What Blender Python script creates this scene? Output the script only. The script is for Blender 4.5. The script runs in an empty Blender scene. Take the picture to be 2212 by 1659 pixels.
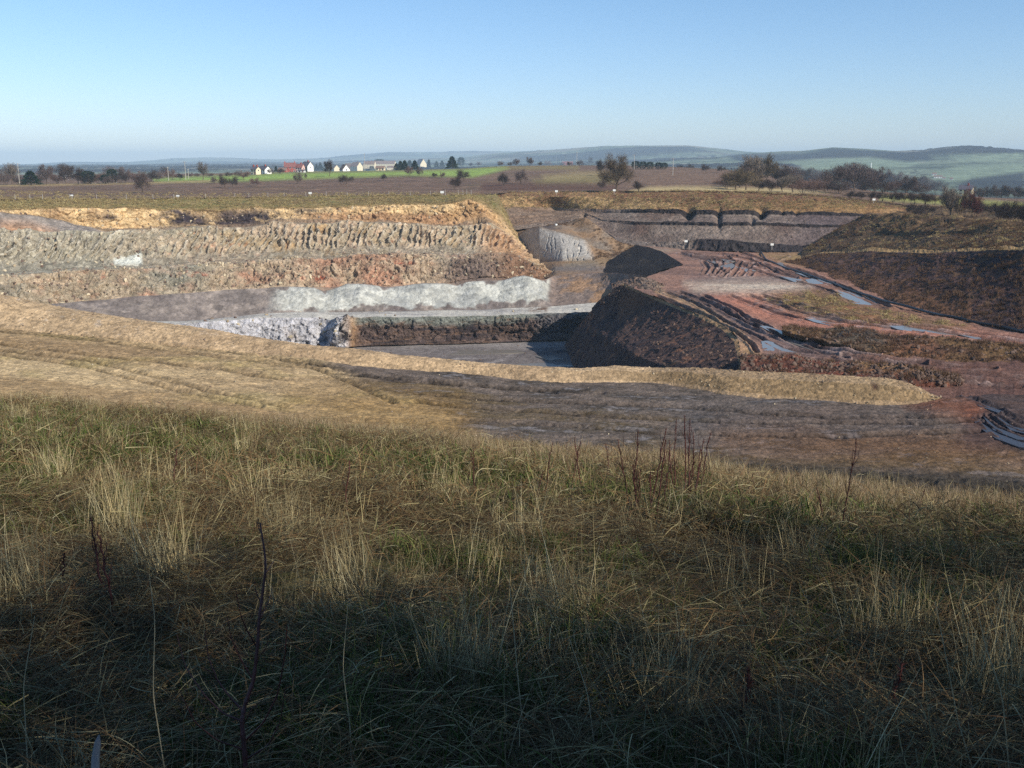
import bpy, math, random
import numpy as np
from mathutils import Vector, Matrix
R = math.radians
rng = np.random.default_rng(7)
random.seed(7)
scene = bpy.context.scene
col = scene.collection

# ------------------------------------------------------------------ camera
F = 2170.0; CX = 1106.0; CY = 829.5; YH = 352.0      # focal length and eye level in 1/2212ths of the picture width
PITCH = math.atan((CY - YH) / F)
cam = bpy.data.cameras.new("camera"); camo = bpy.data.objects.new("camera", cam); col.objects.link(camo)
cam.sensor_width = 36.0; cam.lens = 36.0 * F / 2212.0
cam.clip_start = 0.05; cam.clip_end = 40000
camo.location = (0, 0, 0); camo.rotation_euler = (math.pi / 2 - PITCH, 0, 0)
scene.camera = camo

# ------------------------------------------------------------------ sky, sun, exposure
SUN_AZ, SUN_EL = (0.79, -0.61), R(33)
sdir = Vector((SUN_AZ[0] * math.cos(SUN_EL), SUN_AZ[1] * math.cos(SUN_EL), math.sin(SUN_EL))).normalized()
world = bpy.data.worlds.new("World"); scene.world = world; world.use_nodes = True
wn = world.node_tree; wn.nodes.clear()
wo = wn.nodes.new("ShaderNodeOutputWorld"); bg = wn.nodes.new("ShaderNodeBackground")
sky = wn.nodes.new("ShaderNodeTexSky"); sky.sky_type = 'NISHITA'; sky.sun_disc = False
sky.sun_elevation = SUN_EL; sky.sun_rotation = math.atan2(sdir.x, sdir.y)
sky.air_density = 1.0; sky.dust_density = 0.1; sky.ozone_density = 2.0; sky.altitude = 300
bg.inputs[1].default_value = 0.098
tint = wn.nodes.new("ShaderNodeVectorMath"); tint.operation = 'MULTIPLY'; tint.inputs[1].default_value = (0.84, 0.96, 1.10)
wtc = wn.nodes.new("ShaderNodeTexCoord"); wsx = wn.nodes.new("ShaderNodeSeparateXYZ"); wmr = wn.nodes.new("ShaderNodeMapRange"); wmx = wn.nodes.new("ShaderNodeMix"); wmx.data_type = 'VECTOR'
wn.links.new(wtc.outputs["Generated"], wsx.inputs[0]); wn.links.new(wsx.outputs[2], wmr.inputs[0]); wmr.inputs[1].default_value = 0.0; wmr.inputs[2].default_value = .22
wmx.inputs[4].default_value = (.84, .92, 1.20); wmx.inputs[5].default_value = (0.74, 0.96, 1.12)      # the air near the horizon is bluer that day
wn.links.new(wmr.outputs[0], wmx.inputs[0]); wn.links.new(wmx.outputs[1], tint.inputs[1])
wn.links.new(sky.outputs[0], tint.inputs[0]); wn.links.new(tint.outputs[0], bg.inputs[0]); wn.links.new(bg.outputs[0], wo.inputs[0])
sun = bpy.data.lights.new("sun", 'SUN'); suno = bpy.data.objects.new("sun", sun); col.objects.link(suno)
sun.energy = 4.8; sun.angle = R(0.5); sun.color = (1.0, 0.93, 0.82)
suno.rotation_euler = sdir.to_track_quat('Z', 'Y').to_euler()
vs = scene.view_settings; vs.view_transform = 'Standard'; vs.look = 'None'; vs.exposure = 0.35; vs.gamma = 1.0; vs.use_curve_mapping = False
scene.cycles.use_denoising = False; scene.cycles.volume_bounces = 0; scene.cycles.max_bounces = 5; scene.cycles.diffuse_bounces = 2
scene.cycles.transparent_max_bounces = 8

# ------------------------------------------------------------------ helpers
cp, sp = math.cos(PITCH), math.sin(PITCH)
def P(x, y, d):
    x = np.asarray(x, float); y = np.asarray(y, float); d = np.asarray(d, float)
    v = -(y - CY) / F; k = d / (cp + v * sp)
    return np.stack([(x - CX) / F * k, d + 0 * k, (-sp + v * cp) * k], -1)
def proj(W):
    t = W[..., 1] * cp - W[..., 2] * sp
    u = W[..., 0] / t; v = (W[..., 1] * sp + W[..., 2] * cp) / t
    return CX + u * F, CY - v * F
def Z(x, d, z):                                   # a spot given by bearing, distance and height
    return (x, CY - F * math.tan(PITCH + math.atan2(z, d)), d)
def lin(r, g, b):
    c = np.array([r, g, b]) / 255.0
    return np.where(c < .04045, c / 12.92, ((c + .055) / 1.055) ** 2.4)
PERM = np.random.default_rng(3).permutation(256).astype(np.int64); PERM = np.concatenate([PERM, PERM, PERM])
GR = np.random.default_rng(4).normal(size=(256, 3)); GR /= np.linalg.norm(GR, axis=1)[:, None]
def perlin(p):
    i = np.floor(p).astype(np.int64); f = p - i; i &= 255; w = f * f * f * (f * (f * 6 - 15) + 10)
    out = 0
    for dx in (0, 1):
        for dy in (0, 1):
            for dz in (0, 1):
                h = PERM[PERM[PERM[(i[..., 0] + dx) & 255] + ((i[..., 1] + dy) & 255)] + ((i[..., 2] + dz) & 255)]
                g = GR[h]; dot = g[..., 0] * (f[..., 0] - dx) + g[..., 1] * (f[..., 1] - dy) + g[..., 2] * (f[..., 2] - dz)
                wx = w[..., 0] if dx else 1 - w[..., 0]; wy = w[..., 1] if dy else 1 - w[..., 1]; wz = w[..., 2] if dz else 1 - w[..., 2]
                out = out + dot * wx * wy * wz
    return out * 1.5
def fbm(W, scale, octaves=4, seed=0, stretch=(1, 1, 1), ridged=False):
    p = np.asarray(W, float) / scale / np.array(stretch) + seed * 17.31; a, s, o = 1.0, 0, 0.0
    for _ in range(octaves):
        n = perlin(p)
        if ridged: n = 1 - 2 * np.abs(n)
        o = o + a * n; s += a; a *= .5; p = p * 2.03 + 5.1
    return o / s
def worley(p, scale, seed=0, stretch=(1, 1, 1)):
    """cell value in -1..1 and distance to the cell border"""
    q = np.asarray(p, float) / scale / np.array(stretch) + seed * 7.7; i = np.floor(q).astype(np.int64); f = q - i
    d1 = np.full(q.shape[:-1], 9.); d2 = np.full(q.shape[:-1], 9.); v = np.zeros(q.shape[:-1])
    for dx in (-1, 0, 1):
        for dy in (-1, 0, 1):
            for dz in (-1, 0, 1):
                h = PERM[PERM[PERM[(i[..., 0] + dx) & 255] + ((i[..., 1] + dy) & 255)] + ((i[..., 2] + dz) & 255)]
                g = GR[h] * .45 + .5; d = (dx + g[..., 0] - f[..., 0]) ** 2 + (dy + g[..., 1] - f[..., 1]) ** 2 + (dz + g[..., 2] - f[..., 2]) ** 2
                c = d < d1; d2 = np.where(c, d1, np.minimum(d2, d)); v = np.where(c, h / 127.5 - 1, v); d1 = np.where(c, d, d1)
    return v, np.sqrt(d2) - np.sqrt(d1)
def sstep(a, b, x): t = np.clip((x - a) / (b - a), 0, 1); return t * t * (3 - 2 * t)
def mixc(A, B, m): m = np.clip(m, 0, 1)[..., None]; return A * (1 - m) + np.asarray(B) * m
def box(x, y, x0, x1, y0, y1, s=8.0):
    return sstep(x0 - s, x0 + s, x) * (1 - sstep(x1 - s, x1 + s, x)) * sstep(y0 - s, y0 + s, y) * (1 - sstep(y1 - s, y1 + s, y))
def poly(x, y, pts, s=6.0):                        # soft mask of a polygon
    x = np.asarray(x); ins = np.zeros(x.shape, bool); dm = np.full(x.shape, 1e9); n = len(pts)
    for k in range(n):
        (x0, y0), (x1, y1) = pts[k], pts[(k + 1) % n]
        c = ((y0 > y) != (y1 > y)) & (x < (x1 - x0) * (y - y0) / ((y1 - y0) if y1 != y0 else 1e-9) + x0); ins ^= c
        L = (x1 - x0) ** 2 + (y1 - y0) ** 2 + 1e-9
        t = np.clip(((x - x0) * (x1 - x0) + (y - y0) * (y1 - y0)) / L, 0, 1)
        dm = np.minimum(dm, np.hypot(x - x0 - t * (x1 - x0), y - y0 - t * (y1 - y0)))
    return np.clip(.5 + np.where(ins, dm, -dm) / s * .5, 0, 1)
def pdist(X, Y, pts):                              # distance to a polyline
    dm = np.full(np.shape(X), 1e9)
    for (x0, y0), (x1, y1) in zip(pts[:-1], pts[1:]):
        L = (x1 - x0) ** 2 + (y1 - y0) ** 2 + 1e-9
        t = np.clip(((X - x0) * (x1 - x0) + (Y - y0) * (y1 - y0)) / L, 0, 1)
        dm = np.minimum(dm, np.hypot(X - x0 - t * (x1 - x0), Y - y0 - t * (y1 - y0)))
    return dm
def tone(c, sat=.92, gain=1.0):                    # dusty, weathered colours rather than pure ones
    L = (c * np.array([.3, .6, .1])).sum(-1, keepdims=True); return (L + (c - L) * sat) * gain
def tag(o, label=None, cat=None, group=None, kind=None):
    if label: o["label"] = label
    if cat: o["category"] = cat
    if group: o["group"] = group
    if kind: o["kind"] = kind
    return o

# ------------------------------------------------------------------ materials
def earth_mat(name, rough=0.95, var=0.35, s1=3.0, s2=0.4, bump=0.5, bdist=0.15, spec=0.15, stone=.22):
    """vertex colour of the ground zone, broken up by noise, with a bump"""
    m = bpy.data.materials.new(name); m.use_nodes = True; t = m.node_tree; N = t.nodes; b = N["Principled BSDF"]
    at = N.new("ShaderNodeVertexColor"); at.layer_name = "Col"
    co = N.new("ShaderNodeTexCoord")
    n1 = N.new("ShaderNodeTexNoise"); n1.inputs["Scale"].default_value = 1 / s1; n1.inputs["Detail"].default_value = 8; n1.inputs["Roughness"].default_value = .65
    n2 = N.new("ShaderNodeTexNoise"); n2.inputs["Scale"].default_value = 1 / s2; n2.inputs["Detail"].default_value = 5; n2.inputs["Roughness"].default_value = .7
    t.links.new(co.outputs["Object"], n1.inputs["Vector"]); t.links.new(co.outputs["Object"], n2.inputs["Vector"])
    ad = N.new("ShaderNodeMath"); ad.operation = 'ADD'; t.links.new(n1.outputs["Fac"], ad.inputs[0]); t.links.new(n2.outputs["Fac"], ad.inputs[1])
    wv = N.new("ShaderNodeVectorMath"); wv.operation = 'MULTIPLY_ADD'; wv.inputs[1].default_value = (s2 * 1.2,) * 3; t.links.new(n2.outputs["Color"], wv.inputs[0]); t.links.new(co.outputs["Object"], wv.inputs[2])
    vo = N.new("ShaderNodeTexVoronoi"); vo.inputs["Scale"].default_value = 1 / (s2 * 2.2); vo.inputs["Randomness"].default_value = 1; t.links.new(wv.outputs[0], vo.inputs["Vector"])
    sx = N.new("ShaderNodeSeparateXYZ"); t.links.new(vo.outputs["Color"], sx.inputs[0])
    mr = N.new("ShaderNodeMapRange"); mr.inputs[1].default_value = .72; mr.inputs[2].default_value = 1.28
    mr.inputs[3].default_value = 1 - var; mr.inputs[4].default_value = 1 + var; t.links.new(ad.outputs[0], mr.inputs[0])
    mx = N.new("ShaderNodeVectorMath"); mx.operation = 'SCALE'; t.links.new(at.outputs["Color"], mx.inputs[0]); t.links.new(mr.outputs[0], mx.inputs[3])
    cr = N.new("ShaderNodeMapRange"); cr.inputs[3].default_value = 1 - stone; cr.inputs[4].default_value = 1 + stone; t.links.new(sx.outputs[0], cr.inputs[0])
    m2 = N.new("ShaderNodeVectorMath"); m2.operation = 'SCALE'; t.links.new(mx.outputs[0], m2.inputs[0]); t.links.new(cr.outputs[0], m2.inputs[3]); t.links.new(m2.outputs[0], b.inputs["Base Color"])
    hb = N.new("ShaderNodeMath"); hb.operation = 'MULTIPLY_ADD'; hb.inputs[1].default_value = -.45; t.links.new(vo.outputs["Distance"], hb.inputs[0]); t.links.new(ad.outputs[0], hb.inputs[2])
    b.inputs["Roughness"].default_value = rough; b.inputs["Specular IOR Level"].default_value = spec
    bp = N.new("ShaderNodeBump"); bp.inputs["Strength"].default_value = bump; bp.inputs["Distance"].default_value = bdist
    t.links.new(hb.outputs[0], bp.inputs["Height"]); t.links.new(bp.outputs[0], b.inputs["Normal"])
    return m
def flat_mat(name, rgb, rough=.8, var=.15, s=1.0, spec=.3, metallic=0):
    m = bpy.data.materials.new(name); m.use_nodes = True; t = m.node_tree; N = t.nodes; b = N["Principled BSDF"]
    c = lin(*rgb); co = N.new("ShaderNodeTexCoord"); n = N.new("ShaderNodeTexNoise"); n.inputs["Scale"].default_value = 1 / s; n.inputs["Detail"].default_value = 4
    t.links.new(co.outputs["Object"], n.inputs["Vector"])
    r = N.new("ShaderNodeValToRGB"); e = r.color_ramp.elements; e[0].position = .3; e[1].position = .7
    e[0].color = (*(c * (1 - var)), 1); e[1].color = (*np.minimum(c * (1 + var), .9), 1)
    t.links.new(n.outputs["Fac"], r.inputs[0]); t.links.new(r.outputs[0], b.inputs["Base Color"])
    b.inputs["Roughness"].default_value = rough; b.inputs["Specular IOR Level"].default_value = spec; b.inputs["Metallic"].default_value = metallic
    return m
def vcol_mat(name, rough=.8, spec=.15, trans=0.0, rnd=0.0):
    """per-face colours carried by the mesh (twigs, blades)"""
    m = bpy.data.materials.new(name); m.use_nodes = True; t = m.node_tree; N = t.nodes; b = N["Principled BSDF"]
    at = N.new("ShaderNodeVertexColor"); at.layer_name = "Col"; src = at.outputs["Color"]
    if rnd:
        oi = N.new("ShaderNodeObjectInfo"); mr = N.new("ShaderNodeMapRange"); mr.inputs[3].default_value = 1 - rnd; mr.inputs[4].default_value = 1 + rnd
        t.links.new(oi.outputs["Random"], mr.inputs[0]); mx = N.new("ShaderNodeVectorMath"); mx.operation = 'SCALE'
        t.links.new(src, mx.inputs[0]); t.links.new(mr.outputs[0], mx.inputs[3]); src = mx.outputs[0]
    t.links.new(src, b.inputs["Base Color"]); b.inputs["Roughness"].default_value = rough; b.inputs["Specular IOR Level"].default_value = spec
    return m

def mesh_np(name, V, Fq, colr=None, mat=None, smooth=True, parent=None, tri=False):
    me = bpy.data.meshes.new(name); V = np.ascontiguousarray(V.reshape(-1, 3), np.float32); Fq = np.ascontiguousarray(Fq, np.int32); k = Fq.shape[1]
    me.vertices.add(len(V)); me.vertices.foreach_set("co", V.ravel())
    me.loops.add(Fq.size); me.loops.foreach_set("vertex_index", Fq.ravel())
    me.polygons.add(len(Fq)); me.polygons.foreach_set("loop_start", np.arange(0, Fq.size, k, dtype=np.int32)); me.polygons.foreach_set("loop_total", np.full(len(Fq), k, np.int32))
    me.polygons.foreach_set("use_smooth", np.full(len(Fq), smooth))
    me.update(calc_edges=True)
    if colr is not None:
        a = me.color_attributes.new("Col", 'FLOAT_COLOR', 'POINT'); c = np.ones((len(V), 4), np.float32); c[:, :3] = np.clip(colr.reshape(-1, 3), 0, .85); a.data.foreach_set("color", c.ravel())
    if mat: me.materials.append(mat)
    o = bpy.data.objects.new(name, me); col.objects.link(o)
    if parent is not None: o.parent = parent
    return o
def gridfaces(nr, nc, r0=0, r1=None):
    r1 = nr if r1 is None else r1
    i = np.arange(r0, r1 - 1)[:, None] * nc + np.arange(nc - 1)[None, :]; i = i.ravel()
    return np.stack([i, i + 1, i + 1 + nc, i + nc], 1)
def loft(lines, nu, nv, smooth_k=5, jit=None):
    """rows of points through the feature lines; returns W (rows, nu, 3), seg index, fraction"""
    rows = []
    for li, L in enumerate(lines):
        A = np.array(L, float); s = np.linspace(0, 1, nu); x = A[0, 0] + s * (A[-1, 0] - A[0, 0])
        if A[-1, 0] < A[0, 0]: A = A[::-1]
        mono = np.all(np.diff(A[:, 0]) > 0)
        if mono: y = np.interp(x, A[:, 0], A[:, 1]); d = np.interp(x, A[:, 0], A[:, 2])
        else:
            q = np.concatenate([[0], np.cumsum(np.hypot(np.diff(A[:, 0]), np.diff(A[:, 1])) + 1e-6)]); q /= q[-1]
            x = np.interp(s, q, A[:, 0]); y = np.interp(s, q, A[:, 1]); d = np.interp(s, q, A[:, 2])
        if smooth_k > 1:
            k = np.ones(smooth_k) / smooth_k; pad = smooth_k // 2
            sm = lambda a: np.convolve(np.pad(a, pad, mode='reflect', reflect_type='odd'), k, 'valid')[:nu]
            x, y, d = sm(x), sm(y), sm(d)
        W = P(x, y, d)
        if jit and jit[li]:
            n = fbm(W * np.array([1, 1, 0]), 6.0, 4, seed=li + 3); W[..., 2] += n * jit[li]
        rows.append(W)
    out, seg, fr = [], [], []
    for k in range(len(lines) - 1):
        n = nv[k]; t = np.linspace(0, 1, n, endpoint=False)
        for f in t: out.append(rows[k] * (1 - f) + rows[k + 1] * f); seg.append(k); fr.append(f)
    out.append(rows[-1]); seg.append(len(lines) - 2); fr.append(1.0)
    W = np.stack(out); return W, np.array(seg)[:, None] + np.zeros(W.shape[:2], int), np.array(fr)[:, None] + np.zeros(W.shape[:2])
def gnorm(W):
    du = np.gradient(W, axis=1); dv = np.gradient(W, axis=0); n = np.cross(du, dv); n /= np.linalg.norm(n, axis=-1, keepdims=True) + 1e-9
    return np.where(n[..., 2:3] < 0, -n, n)

# ------------------------------------------------------------------ terrain materials
M_ROCK = earth_mat("rock_face", var=.32, s1=3, s2=.6, bump=1.0, bdist=.75)
M_TIP = earth_mat("tipped_earth", var=.25, s1=3, s2=.45, bump=.8, bdist=.35)
M_EARTH = earth_mat("earth", var=.28, s1=1.6, s2=.14, bump=.75, bdist=.13, stone=.3)
M_FIELD = earth_mat("field", var=.3, s1=6.0, s2=1.0, bump=.9, bdist=.6)
M_HILL = earth_mat("hill", var=.25, s1=60, s2=12, bump=.4, bdist=8)
M_WET = earth_mat("wet_mud", rough=.55, var=.22, s1=1.5, s2=.2, bump=.6, bdist=.1, spec=.5)

# ================================================================== left quarry wall, floor to fence
def g(x): return np.interp(x, [-200, 0, 550, 1100], [.76, .80, .93, 1.0])
def GL(base, pts):                                  # (x, y) or (x, y, base)
    return [(p[0], p[1], (p[2] if len(p) > 2 else base) * float(g(p[0]))) for p in pts]
XR = 1420
TOE = GL(209, [(-150, 800), (0, 795), (380, 790), (560, 790), (690, 782), (745, 752), (770, 748), (900, 744), (1000, 742), (1100, 738), (1200, 735), (1250, 733), (XR, 733)])
BF = GL(213, [(-150, 680), (0, 695), (200, 700), (380, 699), (450, 694), (560, 684), (690, 686), (715, 690), (745, 688), (770, 686), (900, 685), (1050, 682), (1200, 676), (1260, 674), (XR, 672)])
BB = GL(225, [(-150, 675), (0, 690), (200, 694), (380, 694), (450, 689), (560, 678), (650, 673), (780, 673), (900, 671), (1050, 668), (1200, 660), (1290, 652), (XR, 645)])
GC = GL(233, [(-150, 672), (0, 664), (90, 658), (130, 655), (335, 637), (537, 623), (575, 622), (590, 620), (630, 619), (680, 621), (700, 628), (720, 624), (750, 612), (785, 613), (810, 616), (835, 620), (870, 617), (890, 614), (915, 611), (960, 612), (985, 616), (1010, 608), (1050, 606), (1085, 605), (1110, 598), (1130, 595), (1155, 601), (1172, 606), (1200, 594, 243), (1290, 589, 240), (1350, 590, 228), (XR, 598, 208)])
RF = GL(252, [(-150, 676), (0, 668), (130, 659), (335, 641), (537, 627), (640, 622), (743, 620), (850, 620), (900, 618), (1000, 612), (1130, 603), (1190, 602, 262), (XR, 600, 262)])
B2F = GL(262, [(-150, 600), (0, 592), (150, 585), (390, 574), (537, 564), (700, 557), (800, 550), (1000, 548), (1060, 548), (1110, 552), (1160, 572), (1195, 592, 266), (XR, 600, 268)])
B2B = GL(275, [(-150, 598), (0, 589), (150, 582), (390, 571), (537, 561), (700, 554), (800, 547), (1000, 545), (1060, 545), (1110, 549), (1160, 570), (1200, 594), (XR, 600)])
RC = GL(290, [(-150, 495), (0, 493), (77, 497), (155, 502), (224, 501), (330, 495), (438, 489), (537, 493), (601, 480), (692, 482), (846, 482), (975, 490), (1000, 489), (1040, 487), (1060, 490), (1083, 500), (1110, 516), (1130, 538), (1160, 571), (1200, 592), (XR, 606)])
SPR = GL(296, [(-150, 450), (0, 457), (77, 464), (129, 475), (190, 488), (224, 499), (330, 494), (438, 488), (537, 491), (601, 479), (692, 481), (846, 481), (975, 489), (1000, 487), (1030, 482), (1060, 480), (1083, 494), (1110, 514), (1130, 536), (1160, 570), (1200, 590), (XR, 605)])
B1B = GL(303, [(-150, 490), (0, 492), (129, 497), (224, 494), (361, 491), (439, 486), (516, 486), (560, 482), (601, 472), (692, 474), (846, 478), (975, 486), (1000, 480), (1020, 466), (1050, 466), (1076, 482), (1107, 511), (1130, 533), (1160, 569), (1200, 589), (XR, 604)])
YC = GL(307, [(-150, 458), (0, 453), (200, 449), (400, 454), (570, 450), (700, 449), (850, 444), (960, 441), (990, 437), (1012, 430), (1030, 437), (1050, 450), (1076, 467), (1107, 508), (1130, 530), (1160, 567), (1200, 588), (XR, 602)])
fn = lambda x, d, z: Z(x, d, z)
FN_L = GL(338, [(-150, 433), (0, 431), (285, 430), (570, 426), (800, 422), (1010, 421)]) + [(1045, 421, 348), (1075, 421, 352), fn(1105, 338, -19), fn(1140, 318, -25), fn(1200, 300, -30), fn(XR, 290, -31)]
NU = 1500
NV = [60, 10, 52, 4, 66, 4, 76, 10, 4, 52, 12]
W, SEG, FR = loft([TOE, BF, BB, GC, RF, B2F, B2B, RC, SPR, B1B, YC, FN_L], NU, NV, 7,
                  jit=[.2, .5, .2, .25, 0, 1.1, .2, 1.5, .6, .4, .9, .3])
N0 = gnorm(W); X, Y = proj(W)
H = np.zeros(X.shape); edge = np.sin(np.pi * np.clip(FR, 0, 1)) ** .5
# ribbed dragline face: leaning ribs, broken into short pieces
s6 = SEG == 6
warp = fbm(W, 16, 3, 1) * 4.5 + fbm(W, 2.2, 3, 2, stretch=(1, 1, 3)) * .9
ph = (W[..., 0] * 1.0 - (W[..., 2] + 22) * (.25 + .2 * fbm(W * np.array([1, 0, 0]), 12, 2, 8)) + warp) / 1.75
rib = np.abs((ph % 1) * 2 - 1); ribh = np.random.default_rng(2).random(4096)[np.floor(ph).astype(int) % 4096]
rib = np.clip(rib * 1.7 - .7 + (ribh - .5) * .5, 0, 1)
wv1, we1 = worley(W + fbm(W, 2, 2, 45)[..., None] * .5, 2.0, 1, (1.5, 1.5, .8)); wv2, we2 = worley(W, .95, 2, (1.3, 1.3, .9))
blk = wv1 * .55 - np.clip(.14 - we1, 0, .14) * 4 + wv2 * .26 - np.clip(.12 - we2, 0, .12) * 2
ribamp = 1.5 * edge * (.8 + .5 * sstep(-.4, .4, fbm(W, 7, 3, 9))) * sstep(.12, .35, FR)
H += np.where(s6, (rib - .35) * ribamp * (.6 + .8 * ribh) + blk * .7 * sstep(.08, .3, FR) + fbm(W, 1.8, 4, 5, ridged=True) * .7 + fbm(W, 9, 3, 6) * .9 * edge, 0)
# blocky rock face
s4 = SEG == 4
q = fbm(W, 5.0, 4, 11, stretch=(1.6, 1.6, .8)); led = np.floor(q * 5) / 5 + sstep(.6, 1, (q * 5) % 1) / 5
H += np.where(s4, blk * 1.25 * (.3 + .7 * edge) + led * 3.0 * edge + fbm(W, 2.0, 5, 12, ridged=True) * 1.1 * (.3 + .7 * edge) + fbm(W, 14, 2, 13) * 1.2 * edge, 0)
rubm = np.exp(-((X - 1035) / 60) ** 2 - ((Y - 590) / 26) ** 2); H += np.where(s4, rubm * 3.2, 0)
# bottom face: thin ledges and gullies
s0 = SEG == 0; face0 = sstep(755, 790, X)
led0 = np.floor(W[..., 2] * 1.6 + fbm(W, 6, 3, 22) * 1.5) / 1.6
H += np.where(s0, face0 * edge * (blk * .9 +(rib * .4 * sstep(0, .5, fbm(W, 10, 2, 3) + .2)) + fbm(W, 1.6, 4, 14, ridged=True) * .7 + (W[..., 2] * 1.0 - led0) * 1.2 + fbm(W, 12, 2, 15) * 1.4), 0)
H += np.where(s0, face0 * sstep(1130, 1180, X) * edge * fbm(W, 3.0, 3, 33, ridged=True) * 1.0, 0)
H += np.where(s0, (1 - face0) * (blk * .8 +fbm(W, 2.6, 5, 16, ridged=True, stretch=(.6, 1.5, 1)) * 1.3 + fbm(W, 10, 2, 17) * 1.2) * (.3 + .7 * edge), 0)
outc = np.exp(-((X - 735) / 22) ** 4) * sstep(.15, .35, FR + 0 * X)
H += np.where(s0, outc * (3.4 + blk * 1.6 + fbm(W, 2.2, 4, 19, ridged=True) * 1.9), 0)
notch = np.exp(-((X - 700) / 15) ** 2); H -= np.where(s0, notch * 1.2 * edge, 0)
# grey tipped face with scalloped pale tips
s2 = SEG == 2; tipx = sstep(585, 620, X) * (1 - sstep(1165, 1190, X))
lobes = np.abs(np.sin((X - 590) / 44 + fbm(W * np.array([1, 0, 0]), 14, 3, 20) * 4.0 + fbm(W, 5, 2, 20) * .5))
H += np.where(s2, edge * (tipx * (lobes ** 2 * .8) + fbm(W, 1.6, 4, 21) * .45 + fbm(W, 8, 3, 18, stretch=(1, 1, 3)) * .55), 0)
# yellow face: rough courses
s9 = (SEG == 9) | (SEG == 8)
bl = np.floor(fbm(W, 5, 3, 23, stretch=(1.4, 1.4, .7)) * 4) / 4
H += np.where(s9, edge * (blk * 1.1 + bl * 1.6 + fbm(W, 1.3, 4, 24, ridged=True) * .3 + fbm(W, 12, 2, 25) * 1.6), 0)
H -= np.where(SEG >= 7, 3.5 * np.exp(-((X - 1028) / 16) ** 2 - ((Y - 474) / 9) ** 2), 0)
C_HOL = 0
s7 = (SEG == 7); H += np.where(s7, fbm(W, 3, 4, 26) * .5 * edge * (X < 1000), 0)
s10 = SEG == 10; H += np.where(s10, fbm(W, 1.6, 4, 27) * .45 * edge, 0)
H += np.where((SEG == 1) | (SEG == 3) | (SEG == 5), fbm(W, 3, 4, 28) * .22, 0)
Hv = np.stack([N0[..., 0], N0[..., 1], N0[..., 2] * .6], -1)
W = W + Hv * H[..., None]
# colours of the beds (zones are real materials of the ground, apart from the lightened rib crests)
nA = fbm(W, 8, 4, 31); nB = fbm(W, 2.2, 4, 32); nC = fbm(W, 25, 3, 33); nD = fbm(W, .8, 3, 34)
C = np.zeros(W.shape) + lin(150, 135, 108)
beige = mixc(mixc(np.zeros(W.shape) + lin(190, 170, 138), lin(160, 154, 128), sstep(-.3, .35, nA)), lin(196, 166, 134), sstep(.1, .5, nB))
rust = lin(150, 88, 58)
c4 = mixc(beige, lin(154, 152, 132), sstep(0, .4, nC + (.25 - X / 1500)))
c4 = mixc(c4, lin(180, 134, 104), sstep(0, .45, nA * .8 + .2 * np.exp(-((X - 800) / 250) ** 2)) * .8)
c4 = mixc(c4, rust, sstep(.2, .5, fbm(W, 4, 4, 35, stretch=(2.2, 2.2, .5)) - .1) * .6 * sstep(150, 400, X) * (1 - sstep(930, 1000, X)))
for (bx, by, sx, sy) in ((225, 605, 7, 14), (420, 595, 34, 6), (680, 600, 50, 7), (870, 570, 45, 5), (20, 565, 14, 6), (100, 587, 70, 4)):
    c4 = mixc(c4, lin(178, 80, 40), np.exp(-((X - bx) / sx) ** 2 - ((Y - by) / sy) ** 2) * np.clip(.15 + nB * 2.2, 0, .8))
c4 = mixc(c4, lin(128, 112, 98), np.exp(-((X - 1035) / 80) ** 2 - ((Y - 590) / 36) ** 2) * 1.3)
c4 = mixc(c4, lin(140, 110, 84), sstep(1040, 1110, X))
C = np.where((s4 | (SEG == 3))[..., None], c4, C)
c6 = mixc(mixc(beige, lin(170, 168, 146), sstep(500, 150, X) * .75), lin(190, 160, 112), sstep(.0, .4, nA) * sstep(300, 700, X))
c6 = mixc(c6, lin(206, 200, 176), sstep(.45, .95, rib) * .5)  # rib crests painted lighter, as if catching the light
c6 = mixc(c6, lin(165, 110, 72), sstep(.3, .6, nB + nA * .4) * .5)
c6 = mixc(c6, lin(128, 124, 108), sstep(.35, .08, FR) * .5)
c6 = mixc(c6, lin(190, 140, 90), sstep(1010, 1080, X) * .6)
C = np.where((s6 | (SEG == 5))[..., None], c6, C)
C = mixc(C, lin(222, 228, 212), poly(X, Y, [(246, 560), (262, 558), (305, 545), (306, 572), (262, 575), (246, 572)], 4) * 1.0 * (s6 | (SEG == 5)))
c7 = mixc(beige * .92, lin(150, 142, 130), sstep(260, 190, X) * sstep(-.3, .1, Y * 0 + nA + .3) * (SEG == 7))
c7 = mixc(c7, lin(190, 140, 90), poly(X, Y, [(0, 480), (60, 483), (120, 502), (60, 520), (0, 530)], 14) * .7)
C = np.where(s7[..., None], c7, C)
yel = mixc(np.zeros(W.shape) + lin(220, 192, 138), lin(190, 158, 112), sstep(-.1, .4, nA))
yel = mixc(yel, lin(224, 200, 146), sstep(.1, .4, nB) * sstep(560, 620, X) * sstep(.5, .75, FR + nA * .2))
yel = mixc(yel, lin(168, 128, 92), sstep(600, 700, X) * sstep(.62, .4, FR) * .7)
for (bx, by, sx, sy, a) in ((395, 472, 60, 14, 1.25), (380, 462, 26, 10, 1.2), (545, 470, 60, 17, 1.15), (480, 480, 90, 7, 1.0), (490, 463, 18, 12, .9), (235, 472, 20, 5, .8), (640, 456, 70, 5, .8), (600, 474, 50, 4, .8)):
    yel = mixc(yel, lin(70, 62, 66), np.exp(-(np.abs(X - bx) / sx) ** 3 - (np.abs(Y - by) / sy) ** 2) * a * sstep(-.5, .05, nA + nB * .6))
C = np.where(s9[..., None], yel, C)
C = np.where((SEG == 8)[..., None], mixc(C, lin(150, 128, 104), np.full(X.shape, .7)), C)
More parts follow.
